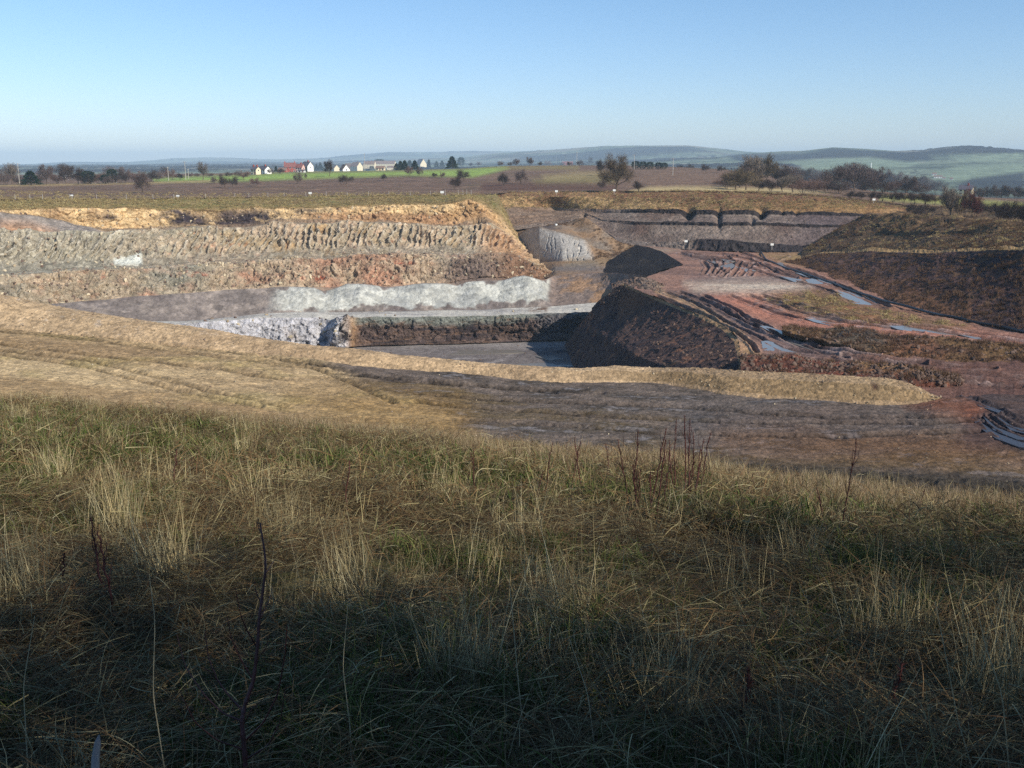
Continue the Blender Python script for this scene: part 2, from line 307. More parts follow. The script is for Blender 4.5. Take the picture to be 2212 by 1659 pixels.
grs = mixc(np.zeros(W.shape) + lin(118, 116, 62), lin(146, 128, 84), sstep(-.2, .3, nB + nA * .4))
grs = mixc(grs, lin(88, 96, 46), sstep(.1, .4, nA) * sstep(700, 200, X) * .8); grs = mixc(grs, lin(120, 94, 66), sstep(.0, .4, nC) * .6)
C = np.where(s10[..., None], mixc(grs, lin(180, 150, 96), sstep(.16, .04, FR + nB * .1)), C)
C = mixc(C, lin(196, 160, 108), poly(X, Y, [(960, 470), (1012, 428), (1030, 436), (1080, 468), (1130, 520), (1170, 566), (1140, 560), (1095, 510), (1050, 462), (1010, 460), (985, 478)], 12) * (SEG >= 7))
C = mixc(C, lin(205, 180, 135), poly(X, Y, [(1080, 475), (1170, 566), (1200, 588), (1160, 575), (1110, 520)], 10) * .8)
gry = mixc(np.zeros(W.shape) + lin(114, 107, 100), lin(142, 133, 122), sstep(-.2, .4, nB + fbm(W, 5, 3, 36, stretch=(1, 1, 5)) * .8)); gry = mixc(gry, lin(98, 90, 86), sstep(.1, .4, nA) * .6)
tipm = sstep(575, 612, X + nA * 30) * (1 - sstep(1178, 1192, X + nA * 8)) * np.maximum(sstep(.02 + .24 * np.clip(fbm(W * np.array([1, 0, 0]), 7, 2, 44) + .35, 0, 1) * sstep(760, 800, X), .12 + .24 * np.clip(fbm(W * np.array([1, 0, 0]), 7, 2, 44) + .35, 0, 1) * sstep(760, 800, X), FR + nB * .25), 0) * sstep(1.02, .93, FR + sstep(.3, .0, lobes) * .14 + nB * .05)
c2 = mixc(gry, mixc(np.zeros(W.shape) + lin(182, 185, 172), lin(156, 160, 152), sstep(-.1, .3, nA + nB * .5)), tipm)
c2 = mixc(c2, mixc(np.zeros(W.shape) + lin(130, 116, 104), lin(156, 126, 94), sstep(0, .4, nA + nB * .6 + np.exp(-((X - 1270) / 55) ** 2) * .25 - .1)), sstep(1180, 1196, X))
C = np.where(s2[..., None], c2, C)
pale = mixc(np.zeros(W.shape) + lin(196, 194, 178), lin(160, 158, 150), sstep(-.1, .4, fbm(W, 4, 4, 37, stretch=(4, 1, 1))))
C = np.where((SEG == 1)[..., None], pale, C); C = mixc(C, lin(110, 84, 62), poly(X, Y, [(1135, 664), (1185, 662), (1180, 672), (1145, 672)], 5) * (nB > -.1) * (SEG == 1))
wh = mixc(np.zeros(W.shape) + lin(240, 241, 236), lin(196, 198, 198), sstep(-.15, .35, fbm(W, 3, 4, 38, ridged=True))); wh = mixc(wh, lin(175, 160, 140), sstep(.2, .5, nA) * .6)
st = fbm(W * np.array([.08, .08, 1]), 1.1, 3, 39)
br = mixc(mixc(np.zeros(W.shape) + lin(106, 90, 80), lin(70, 62, 62), sstep(-.1, .3, st + nB * .3)), lin(130, 136, 124), sstep(.62, .95, FR + nA * .35))
br = mixc(br, lin(134, 108, 86), sstep(.15, .35, fbm(W * np.array([.15, .15, 1]), .6, 2, 40)) * .6); br = mixc(br, lin(96, 98, 100), sstep(1130, 1180, X + nA * 40) * .7)
c0 = mixc(wh, br, sstep(748, 762, X)); c0 = mixc(c0, lin(150, 138, 122), outc * sstep(735, 742, X) * .8); c0 = mixc(c0, lin(190, 150, 100), np.exp(-((X - 760) / 12) ** 2) * .5)
C = np.where(s0[..., None], c0, C)
C = C * (1 + np.where((SEG == 2) | (SEG == 1) | (SEG == 10), .06, .17) * (wv1 * .5 + wv2 * .8))[..., None]
C = tone(C, .93, .9) * np.array([1.03, .98, 1.0])
def emit_rows(name, k0, k1, kind, mat, label=None, cat=None):
    r = np.where((SEG[:, 0] >= k0) & (SEG[:, 0] < k1))[0]; a, b = r[0], min(r[-1] + 2, W.shape[0])
    return tag(mesh_np(name, W[a:b], gridfaces(b - a, NU), C[a:b], mat, smooth=True), label, cat, None, kind)
WALLW, WALLS = W.copy(), SEG.copy()
emit_rows("quarry_face_ground", 0, 1, "structure", M_ROCK)
emit_rows("quarry_bench_ground", 1, 2, "structure", M_EARTH)
emit_rows("tipped_spoil_slope_ground", 2, 4, "structure", M_TIP)
emit_rows("rock_face_ground", 4, 6, "structure", M_ROCK)
emit_rows("ribbed_face_ground", 6, 9, "structure", M_ROCK)
emit_rows("sandstone_face_ground", 9, 10, "structure", M_ROCK)
emit_rows("rim_grass_ground", 10, 11, "structure", M_FIELD)

# ================================================================== generic patch
def patch(name, lines, nu, nv, colf, dispf=None, mat=None, k=5, jit=None, kind="structure", label=None, cat=None, up=.6):
    W, S, Fr = loft(lines, nu, nv, k, jit); N = gnorm(W); x, y = proj(W)
    if dispf is not None:
        h = dispf(W, S, Fr, x, y); W = W + np.stack([N[..., 0], N[..., 1], N[..., 2] * up + (0 if up < 1 else 0)], -1) * h[..., None]
    c = tone(colf(W, S, Fr, x, y), .95, .84) * np.array([1.04, .98, .97])
    return tag(mesh_np(name, W, gridfaces(*W.shape[:2]), c, mat or M_EARTH), label, cat, None, kind), W

# pit floor
def floor_c(W, S, Fr, x, y):
    n = fbm(W, 9, 4, 41, stretch=(3, 1, 1)); c = mixc(np.zeros(W.shape) + lin(120, 114, 110), lin(92, 86, 84), sstep(-.2, .3, n + fbm(W, 2, 3, 47) * .6))
    c = mixc(c, lin(150, 146, 140), sstep(762, 742, y + n * 10) * .8)
    for pl in ([(870, 768), (960, 764), (1020, 758), (1090, 757), (1108, 762), (1098, 768)], [(1050, 785), (1110, 772), (1200, 785), (1238, 792)], [(980, 775), (1060, 772)], [(1150, 792), (1240, 790)], [(1180, 775), (1240, 782)]):
        c = mixc(c, lin(190, 186, 180), np.exp(-((pdist(x, y * 3, [(a, b * 3) for a, b in pl]) + fbm(W, 3, 3, 46) * 14) / 6) ** 2) * np.clip(.35 + n * 2.2, 0, .8))
    return c
_, FLOORW = patch("pit_floor", [[Z(-150, 120, -38), Z(600, 125, -38), Z(XR, 125, -38)], [Z(-150, 150, -38), Z(600, 165, -38), Z(XR, 165, -38)],
      [(a, b + .3, c + 1) for a, b, c in TOE]], 700, [20, 110], floor_c, lambda W, S, F_, x, y: fbm(W, 4, 4, 42) * .22 + fbm(W, 15, 2, 43) * .3, M_EARTH)

# ================================================================== haul road and berm
FOOT = [(-300, 690, 104), (0, 708, 100), (100, 714, 99.5), (303, 734, 98), (500, 756, 96), (671, 780, 94), (850, 797, 93), (1038, 810, 92), (1138, 821, 90.5), (1300, 826, 90.2), (1426, 829, 90), (1500, 840, 88), (1572, 853, 85), (1745, 867, 83), (1850, 873, 82), (1950, 875, 81.5), (2020, 864, 81.5), (2120, 855, 83), (2600, 850, 84)]
CREST = [(-300, 612, 113), (0, 638, 108), (121, 661, 107), (303, 693, 104), (455, 711, 101.5), (671, 743, 97.5), (850, 762, 96), (938, 770, 95.3), (1054, 785, 94), (1138, 791, 93.5), (1238, 794, 93.2), (1329, 788, 93.6), (1402, 794, 93.4), (1475, 796, 92.5), (1540, 798, 91), (1611, 801, 89.5), (1745, 807, 88), (1850, 813, 86.5), (1930, 819, 85), (1975, 832, 84), (2012, 850, 82.5), (2030, 858, 82.2)]
EDGE = [(-500, 838, 30), (0, 858, 28), (303, 876, 26), (671, 912, 24), (900, 937, 22), (1100, 962, 20), (1300, 982, 19), (1476, 992, 18), (1733, 1038, 17), (2212, 1082, 15.5), (2700, 1105, 15)]
R1 = [(x, np.interp(x, [-300, 0, 1100, 1733, 2212, 2600], [835, 850, 965, 1045, 1095, 1110]), np.interp(x, [-300, 0, 1100, 1733, 2212, 2600], [74, 72, 69, 61, 57, 56])) for x in (-300, 0, 303, 671, 900, 1100, 1300, 1476, 1733, 2000, 2212, 2600)]
R0 = [Z(x, 38, -20.6) for x in (-300, 600, 1200, 2600)]
tr = []
def wl(pts): return [tuple(p) for p in pts]
ROAD_TRACKS = [[(0, 706), (300, 735), (560, 768), (700, 790)], [(0, 714), (150, 728), (330, 750), (540, 780), (700, 800), (860, 820), (1200, 846)], [(0, 742), (180, 765), (420, 790), (620, 822)],
               [(0, 757), (200, 780), (330, 812), (450, 845), (620, 880)], [(0, 765), (150, 785), (300, 822), (420, 850), (560, 880)], [(560, 768), (680, 795), (770, 830), (850, 870)], [(640, 780), (800, 808), (1000, 830), (1300, 850)],
               [(900, 852), (1200, 868), (1500, 880), (1800, 905), (2140, 900)], [(900, 870), (1300, 900), (1700, 915), (2000, 915), (2140, 907)], [(1000, 905), (1400, 935), (1800, 945), (2140, 930)]]
SLEW = [[(2100, 862), (2160, 885), (2212, 905), (2300, 915)], [(2085, 856), (2150, 878), (2190, 900)], [(2110, 900), (2130, 920), (2170, 945), (2230, 965)], [(2122, 897), (2145, 920), (2185, 942), (2240, 955)], [(2135, 894), (2160, 916), (2200, 935), (2240, 945)], [(2150, 895), (2178, 915), (2205, 928), (2240, 935)], [(2170, 893), (2192, 908), (2240, 925)], [(2120, 905), (2140, 930), (2175, 952), (2212, 970)], [(2060, 850), (2130, 858), (2212, 864)], [(2120, 866), (2165, 880), (2230, 884)]]
def road_d(W, S, Fr, x, y):
    h = fbm(W, 3, 4, 51) * .16 + fbm(W, .9, 4, 52, stretch=(2.5, 1, 1)) * .13 + fbm(W, .35, 2, 50) * .05 + fbm(W, 12, 2, 53) * .2
    yy = y * 2.5
    for t in ROAD_TRACKS:
        d = pdist(x, yy, [(a, b * 2.5) for a, b in t]); h -= np.exp(-(d / 8) ** 2) * .24 * (.9 + fbm(W, .5, 2, 54)); h += np.exp(-((d - 15) / 5) ** 2) * .06 * (.9 + fbm(W, .6, 2, 55))
    for t in SLEW:
        d = pdist(x, y * 1.5, [(a, b * 1.5) for a, b in t]); h -= np.exp(-(d / 4) ** 2) * .10; h += np.exp(-((d - 7) / 3) ** 2) * .07
    h += fbm(W, 1.6, 4, 57, ridged=True) * .45 * sstep(995, 1040, y + (x - 1733) * -.06) * sstep(1400, 1600, x)
    return h
def road_c(W, S, Fr, x, y):
    n = fbm(W, 10, 4, 56, stretch=(3, 1, 1)); m = fbm(W, 2.2, 4, 58, stretch=(2.5, 1, 1)); s = fbm(W, .5, 3, 59, stretch=(1.8, 1, 1))
    c = mixc(np.zeros(W.shape) + lin(196, 174, 130), lin(170, 148, 110), sstep(-.25, .35, n))
    c = mixc(c, lin(170, 156, 98), sstep(.05, .4, fbm(W, 7, 3, 60)) * .5)
    c = mixc(c, lin(138, 112, 76), np.clip(poly(x, y, [(-50, 712), (200, 740), (400, 762), (330, 775), (-50, 742)], 30) + sstep(20, -8, y - np.interp(x, [0, 400, 700], [800, 850, 905])) * 0, 0, 1) * .65)
    c = mixc(c, lin(142, 116, 78), sstep(-22, 6, y - np.interp(x, [-100, 400, 740], [810, 862, 915]) + m * 20) * .6)
    g_ = sstep(-30, 60, (x - np.interp(y, [790, 830, 870, 900, 950], [690, 800, 930, 990, 1000])) + n * 120 + m * 60)
    grey = mixc(np.zeros(W.shape) + lin(112, 102, 92), lin(82, 76, 68), sstep(-.2, .3, m)); grey = mixc(grey, lin(112, 96, 62), sstep(.05, .4, n + m * .5) * .6)
    grey = mixc(grey, lin(132, 132, 136), sstep(.2, .45, m + s * .5) * .5)
    c = mixc(c, grey, g_)
    c = mixc(c, lin(140, 112, 60), poly(x, y, [(640, 865), (760, 848), (980, 870), (1010, 925), (760, 915), (690, 900)], 50) * .85)
    c = mixc(c, lin(116, 84, 52), sstep(.0, .5, n + .35) * poly(x, y, [(1560, 930), (1750, 900), (2110, 920), (2212, 960), (2212, 1000), (1750, 985), (1560, 960)], 50) * .9)
    c = mixc(c, lin(98, 96, 96), poly(x, y, [(1480, 880), (2120, 895), (2120, 925), (1800, 925), (1480, 935)], 40) * .6)
    c = mixc(c, lin(80, 62, 58), sstep(2040, 2110, x) * sstep(985, 950, y) * .8)
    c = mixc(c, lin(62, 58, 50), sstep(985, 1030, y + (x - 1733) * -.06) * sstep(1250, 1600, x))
    c = mixc(c, lin(150, 84, 44), poly(x, y, [(1960, 870), (2010, 850), (2110, 872), (2130, 905), (2030, 890)], 22) * .55)
    for t in ROAD_TRACKS: c = mixc(c, c * .42, np.exp(-(pdist(x, y * 2.5, [(a, b * 2.5) for a, b in t]) / 8) ** 2) * np.clip(.95 + fbm(W, 2.5, 2, 48), 0, 1))
    for t in SLEW: c = mixc(c, lin(78, 70, 70), np.exp(-(pdist(x, y * 1.5, [(a, b * 1.5) for a, b in t]) / 7) ** 2) * .8)
    return c * (1 + .45 * s[..., None]) * np.array([.98, .98, .98])
_, ROADW = patch("haul_road", [R0, R1, FOOT, [(x, y - (6 if x < 2030 else 3), d + 4) for x, y, d in FOOT]], 1500, [70, 330, 8], road_c, road_d, M_EARTH, k=9, up=1)

# berm (a thing): foot, shoulder, crest, back
bfoot = [(x, y + 1.2, d) for x, y, d in FOOT if x < 2020] + [(2036, 863, 81.8)]
def berm_d(W, S, Fr, x, y):
    r = sstep(1440, 1500, x) * (1 - sstep(1990, 2030, x))
    return fbm(W, 2.6, 4, 61) * .12 + fbm(W, .7, 4, 62, ridged=True) * (.05 + .05 * r + .06 * sstep(700, 300, x)) + fbm(W, .3, 2, 67) * .05 + fbm(W, 14, 2, 63) * .3
def berm_c(W, S, Fr, x, y):
    n = fbm(W, 6, 4, 64); s = fbm(W, .9, 3, 65)
    c = mixc(np.zeros(W.shape) + lin(190, 162, 116), lin(166, 140, 100), sstep(-.2, .3, n)); c = mixc(c, lin(190, 164, 118), sstep(600, 100, x) * .5)
    c = mixc(c, lin(158, 146, 126), sstep(.2, .5, s + n * .4) * sstep(700, 200, x) * .8)
    c = mixc(c, lin(164, 138, 98), sstep(1380, 1480, x)); c = mixc(c, lin(116, 92, 66), sstep(.1, .45, s + n) * sstep(1440, 1500, x) * .8)
    c = mixc(c, lin(172, 148, 104), poly(x, y, [(1690, 820), (1930, 825), (1930, 862), (1700, 850)], 16) * .7)
    c = mixc(c, lin(142, 118, 76), ((S == 1) & (Fr > .2)) * sstep(1100, 1500, x) * .8)
    c = mixc(c, lin(64, 40, 34), poly(x, y, [(1883, 829), (1896, 831), (1895, 841), (1886, 842)], 5))
    return tone(c, .86, 1.0) * (1 + .3 * s[..., None])
lift = [(x, y0 + 0, d0) for (x, y0, d0) in CREST]
shoulder = [(x, .25 * np.interp(x, [p[0] for p in bfoot], [p[1] for p in bfoot]) + .75 * np.interp(x, [p[0] for p in CREST], [p[1] for p in CREST]) - .2,
             .45 * np.interp(x, [p[0] for p in bfoot], [p[2] for p in bfoot]) + .55 * np.interp(x, [p[0] for p in CREST], [p[2] for p in CREST])) for x in np.linspace(-300, 2033, 60)]
def under(pts, dd, dz):
    out = []
    for x, y, d in pts:
        w = P(x, y, d); out.append(Z(x, d + dd, w[2] + dz))
    return out
_, BERMW = patch("earth_berm", [under(bfoot, -.3, -.6), bfoot, shoulder, CREST, under(CREST, 2.2, -.9), under(CREST, 4, -3)], 1500, [3, 26, 26, 8, 6], berm_c, berm_d, M_EARTH, k=9, kind="thing",
      label="long sandy yellow earth bank along the far edge of the haul road", cat="earth bank", up=1)
# near pit wall, hidden below the berm
nw = [p for p in FOOT if p[0] <= 1590]; nw = [(x, y - 5, d + 3) for x, y, d in nw] + [(1600, 852, 87)]
patch("near_pit_wall_ground", [nw, under(nw, 5, -2.2), [Z(x, d + 26, -38.5) for x, y, d in nw]], 300, [6, 40], lambda W, S, F_, x, y: mixc(np.zeros(W.shape) + lin(150, 125, 90), lin(110, 104, 100), sstep(-22, -30, W[..., 2])),
      lambda W, S, F_, x, y: fbm(W, 4, 4, 66) * .6 * np.sin(np.pi * np.clip((S + F_) / 2, 0, 1)))

# ================================================================== pad (worked ground right of the pit)
ATOP = [(1345, 612, 190), (1368, 622, 185), (1446, 654, 165), (1523, 683, 146), (1572, 709, 133), (1596, 736, 121), (1600, 765, 110), (1602, 790, 100), (1603, 822, 92)]
rows = [
    [(1585, 828, 90.5), (1745, 842, 87.5), (1850, 850, 86), (2030, 857, 83.5), (2400, 856, 84)],
    [(1603, 800, 98), (2400, 806, 96)],
    [(1600, 765, 110), (2212, 772, 105), (2400, 774, 104)],
    [(1596, 736, 121), (2212, 740, 115), (2400, 748, 112)],
    [(1572, 709, 133), (1850, 706, 131), (2212, 718, 124), (2420, 738, 115)],
    [(1523, 683, 146), (1800, 678, 143), (2092, 692, 133), (2300, 706, 128)],
    [(1446, 654, 165), (1700, 650, 164), (1950, 660, 152), (2100, 664, 152)],
    [(1368, 622, 185), (1600, 622, 184), (1860, 627, 172), (1980, 629, 172)],
    [(1400, 598, 205), (1600, 598, 204), (1801, 600, 200), (1900, 600, 200)],
    [(1440, 583, 222), (1500, 580, 224), (1760, 583, 222), (1860, 583, 222)],
    [(1475, 573, 233), (1719, 570, 243), (1800, 570, 243)],
    [(1430, 547, 268), (1560, 550, 266), (1710, 560, 252), (1800, 563, 248)],
    [(1374, 530, 282), (1480, 541, 287), (1560, 543, 284), (1640, 546, 280), (1733, 545, 277), (1800, 546, 276)],
    [(1380, 531, 300), (1480, 535, 305), (1560, 536, 305), (1640, 538, 303), (1733, 538, 300), (1800, 538, 300)]]
PUD = [  # outlines of the standing water
    [(1652, 741), (1662, 740), (1690, 747), (1722, 756), (1712, 762), (1690, 763), (1672, 766), (1656, 762)],
    [(1652, 708), (1664, 708), (1690, 716), (1720, 724), (1752, 736), (1735, 736), (1700, 727), (1670, 717)],
    [(1814, 631), (1830, 632), (1862, 640), (1888, 652), (1902, 668), (1878, 664), (1850, 655), (1826, 643)],
    [(1746, 606), (1758, 604), (1790, 612), (1804, 617), (1795, 621), (1768, 616), (1752, 612)],
    [(1934, 706), (1960, 706), (2010, 712), (2056, 721), (2040, 724), (1990, 718), (1950, 712)],
    [(1742, 687), (1765, 688), (1795, 696), (1812, 700), (1790, 701), (1762, 695)],
    [(1722, 590), (1740, 592), (1760, 598), (1742, 597)], [(1680, 569), (1688, 568), (1700, 575), (1694, 578)],
    [(1830, 702), (1858, 705), (1840, 707)], [(1558, 575), (1580, 570), (1590, 577), (1570, 580)], [(1530, 563), (1556, 565), (1548, 570)], [(1600, 578), (1630, 584), (1612, 586)], [(1690, 598), (1730, 604), (1716, 608)], [(1770, 604), (1790, 606), (1806, 612), (1786, 611)], [(1560, 560), (1584, 564), (1570, 567)], [(1700, 738), (1760, 752), (1800, 761), (1750, 754)], [(1860, 708), (1900, 712), (1880, 715)], [(1640, 700), (1670, 712), (1655, 711)], [(2080, 724), (2140, 732), (2110, 733)]]
PT = [  # wheel ruts: outline in the plan of the photo, depth in metres
    ([(1440, 632), (1500, 655), (1560, 690), (1620, 722), (1690, 752), (1800, 770), (1900, 792), (2050, 815), (2212, 835)], .22), ([(1470, 632), (1540, 658), (1600, 690), (1660, 722), (1740, 748), (1850, 768), (1960, 785), (2150, 800)], .28),
    ([(1520, 640), (1570, 662), (1640, 700), (1700, 730), (1790, 756), (1900, 775), (2000, 785)], .32), ([(1600, 682), (1650, 715), (1720, 740), (1800, 752), (1900, 764)], .3), ([(1640, 698), (1700, 728), (1780, 745), (1880, 757)], .34),
    ([(1640, 660), (1720, 688), (1850, 700), (1980, 712), (2100, 725), (2260, 745)], .18), ([(1650, 640), (1760, 672), (1860, 690), (2000, 706), (2212, 732)], .2), ([(1580, 640), (1680, 678), (1800, 703), (1950, 722), (2212, 748)], .16),
    ([(1480, 545), (1560, 560), (1640, 575), (1720, 592), (1800, 612)], .3), ([(1470, 548), (1530, 563), (1570, 590)], .3), ([(1560, 548), (1620, 560), (1680, 590), (1720, 600)], .3), ([(1600, 545), (1660, 565), (1740, 588), (1830, 622), (1920, 665)], .3),
    ([(1540, 595), (1556, 580), (1562, 562), (1590, 552)], .3), ([(1560, 597), (1580, 580), (1584, 565), (1570, 553)], .3), ([(1580, 597), (1592, 582), (1600, 566)], .28), ([(1520, 592), (1530, 578), (1520, 566)], .28), ([(1600, 596), (1612, 582), (1630, 570)], .26), ([(1536, 590), (1545, 575), (1540, 560)], .26), ([(1620, 596), (1628, 584)], .24),
    ([(1420, 640), (1520, 680), (1590, 720), (1625, 745), (1635, 762)], .25), ([(1700, 552), (1680, 560)], .1), ([(1480, 640), (1560, 672), (1640, 712), (1720, 745), (1830, 778)], .24), ([(1660, 650), (1780, 682), (1900, 700), (2060, 722), (2260, 752)], .18), ([(1620, 638), (1700, 668), (1830, 698), (1990, 718)], .16), ([(1760, 776), (1900, 800), (2060, 822), (2260, 850)], .2), ([(1820, 770), (1980, 796), (2140, 812), (2260, 826)], .2), ([(1500, 552), (1600, 572), (1680, 600), (1760, 618), (1850, 650)], .25), ([(1650, 570), (1700, 592), (1780, 606), (1860, 640)], .22)]
def pudmask(x, y, s=5):
    m = 0 * x
    for p_ in PUD: m = np.maximum(m, poly(x, y * 2, [(a, b * 2) for a, b in p_], s))
    return m
def pad_d(W, S, Fr, x, y):
    h = fbm(W, 3.5, 4, 71) * .22 + fbm(W, 1.0, 4, 72) * .14 + fbm(W, 14, 2, 73) * .3
    for t, dep in PT:
        q = [(a, b * 2.2) for a, b in t]; d = pdist(x, y * 2.2, q) * (.9 + .4 * fbm(W, 5, 2, 74)); sc = np.interp(W[..., 1], [90, 250], [1.1, .75])
        dq = dep * np.interp(W[..., 1], [140, 220], [1.1, .8]); h -= np.exp(-(d / (3.6 * sc)) ** 2) * dq * 1.2; h += np.exp(-((d - 6.8 * sc) / (2.6 * sc)) ** 2) * dq * .7
    h += fbm(W, 1.4, 4, 75, ridged=True) * .3 * poly(x, y, [(1640, 628), (1800, 625), (1880, 660), (2100, 700), (1900, 700), (1720, 672)], 20)
    m = pudmask(x, y, 16); return h * (1 - m * .75) - .16 * m
def pad_c(W, S, Fr, x, y):
    n = fbm(W, 9, 4, 76, stretch=(2, 1, 1)); m = fbm(W, 2.5, 4, 77, stretch=(2, 1, 1)); s = fbm(W, 1.0, 3, 78)
    c = mixc(np.zeros(W.shape) + lin(154, 120, 102), lin(126, 100, 88), sstep(-.2, .3, n))
    c = mixc(c, lin(162, 116, 92), poly(x, y, [(1560, 545), (1640, 548), (1730, 570), (1860, 630), (1960, 672), (2100, 705), (2000, 690), (1870, 668), (1800, 628), (1700, 602), (1600, 585)], 26) * (.75 + n * .6))
    c = mixc(c, lin(190, 130, 104), poly(x, y, [(1530, 636), (1640, 634), (1660, 660), (1780, 684), (1950, 702), (2212, 730), (2212, 752), (1950, 730), (1750, 712), (1640, 690), (1560, 660)], 16) * .95)
    c = mixc(c, lin(196, 138, 108), poly(x, y, [(1600, 634), (1720, 632), (1740, 642), (1640, 650)], 10) * .7)
    c = mixc(c, lin(206, 194, 172), poly(x, y, [(1480, 612), (1600, 604), (1700, 607), (1752, 620), (1740, 631), (1600, 632), (1500, 626)], 12) * (.9 + n * .5) * (1 - .5 * sstep(.0, .4, m)))
    c = mixc(c, lin(116, 104, 102), poly(x, y, [(1480, 598), (1700, 599), (1720, 607), (1600, 610), (1500, 607)], 8) * .7)
    gr = mixc(np.zeros(W.shape) + lin(146, 116, 82), lin(118, 98, 70), sstep(-.2, .3, m)); gr = mixc(gr, lin(160, 104, 66), sstep(.1, .4, n) * .7)
    c = mixc(c, gr, poly(x, y, [(1650, 642), (1740, 630), (1810, 634), (1860, 662), (1950, 678), (2090, 705), (2060, 708), (1900, 700), (1780, 688), (1690, 664)], 14))
    c = mixc(c, lin(150, 128, 78), poly(x, y, [(1640, 548), (1740, 545), (1740, 572), (1690, 566)], 10) * .8)
    c = mixc(c, lin(196, 160, 112), (np.exp(-(pdist(x, y, [(1420, 628), (1500, 660), (1560, 695), (1600, 730), (1618, 760)]) / np.interp(y, [630, 760], [5, 17])) ** 2)) * (.8 + m))
    c = mixc(c, lin(96, 88, 90), poly(x, y, [(1450, 640), (1560, 660), (1660, 720), (1850, 765), (1850, 790), (1690, 765), (1560, 700)], 22) * .55)
    c = mixc(c, lin(100, 70, 60), sstep(768, 790, y) * .7)
    c = mixc(c, lin(150, 140, 120), poly(x, y, [(1374, 532), (1470, 541), (1430, 547)], 5) * .7)
    for t, dep in PT: q_d = pdist(x, y * 2.2, [(a, b * 2.2) for a, b in t]); c = mixc(c, lin(48, 42, 44), np.exp(-(q_d / 5) ** 2) * (.35 + dep)); c = mixc(c, lin(176, 156, 146), np.exp(-((q_d - 9) / 3) ** 2) * np.clip(fbm(W, 3, 2, 79) * 1.6, 0, .5))
    return c * (1 + .3 * s[..., None])
_, PADW = patch("quarry_ground", rows, 900, [14, 22, 28, 26, 26, 28, 34, 30, 26, 20, 34, 24, 4], pad_c, pad_d, M_EARTH, k=5, up=1)
M_WATER = bpy.data.materials.new("puddle_water"); M_WATER.use_nodes = True; b_ = M_WATER.node_tree.nodes["Principled BSDF"]
b_.inputs["Base Color"].default_value = (*lin(120, 114, 106), 1); b_.inputs["Roughness"].default_value = .22; b_.inputs["Specular IOR Level"].default_value = .6
nz = M_WATER.node_tree.nodes.new("ShaderNodeTexNoise"); nz.inputs["Scale"].default_value = 1.2; bq = M_WATER.node_tree.nodes.new("ShaderNodeBump"); bq.inputs["Strength"].default_value = .12; bq.inputs["Distance"].default_value = .02
M_WATER.node_tree.links.new(nz.outputs["Fac"], bq.inputs["Height"]); M_WATER.node_tree.links.new(bq.outputs[0], b_.inputs["Normal"])
M_MUDW = M_WATER.copy(); M_MUDW.name = "wet_rut"; M_MUDW.node_tree.nodes["Principled BSDF"].inputs["Base Color"].default_value = (*lin(58, 56, 60), 1); M_MUDW.node_tree.nodes["Principled BSDF"].inputs["Roughness"].default_value = .42
px_, py_ = proj(PADW); fl = PADW.reshape(-1, 3); fx, fy = px_.ravel(), py_.ravel()
srcs = [(fl, fx, fy, p_) for p_ in PUD]
for Wq, ps in ((FLOORW, [[(905, 763), (960, 758), (1040, 755), (1100, 757), (1112, 761), (1060, 763), (980, 765)], [(1120, 788), (1170, 784), (1215, 786), (1232, 790), (1180, 792)], [(1165, 770), (1215, 768), (1228, 773), (1190, 777)]]),
               (ROADW, [[(2112, 908), (2128, 918), (2160, 938), (2200, 952), (2240, 958), (2236, 964), (2196, 960), (2156, 946), (2124, 926)], [(2136, 906), (2160, 926), (2204, 942), (2240, 946), (2236, 950), (2196, 946), (2154, 930)], [(2162, 904), (2190, 922), (2236, 932), (2232, 938), (2186, 928)], [(2090, 860), (2130, 876), (2160, 886), (2150, 888), (2116, 876)]])):
    a_, b_q = proj(Wq); srcs += [(Wq.reshape(-1, 3), a_.ravel(), b_q.ravel(), p_) for p_ in ps]
for i, (fl, fx, fy, p_) in enumerate(srcs):
    cx = np.mean([a for a, b in p_]); cy = np.mean([b for a, b in p_])
    k = np.argsort((fx - cx) ** 2 + ((fy - cy) * 2) ** 2)[:30]; zc = fl[k, 2].mean() + .05; dirs = []
    for a, b in [(cx + (a - cx) * 1.25, cy + (b - cy) * 1.3) for a, b in p_]:
        w = P(a, b, 1.0); dirs.append(w * (zc / w[2]))
    V = np.array(dirs); me = bpy.data.meshes.new("puddle"); n = len(V)
    low = V.copy(); low[:, 2] -= .25
    me.from_pydata([tuple(v) for v in V] + [tuple(v) for v in low], [], [tuple(range(n))] + [(k, (k + 1) % n, n + (k + 1) % n, n + k) for k in range(n)]); me.materials.append(M_MUDW if len(fl) == len(ROADW.reshape(-1, 3)) else M_WATER)
    o = bpy.data.objects.new("puddle_water", me); col.objects.link(o); tag(o, kind="structure")

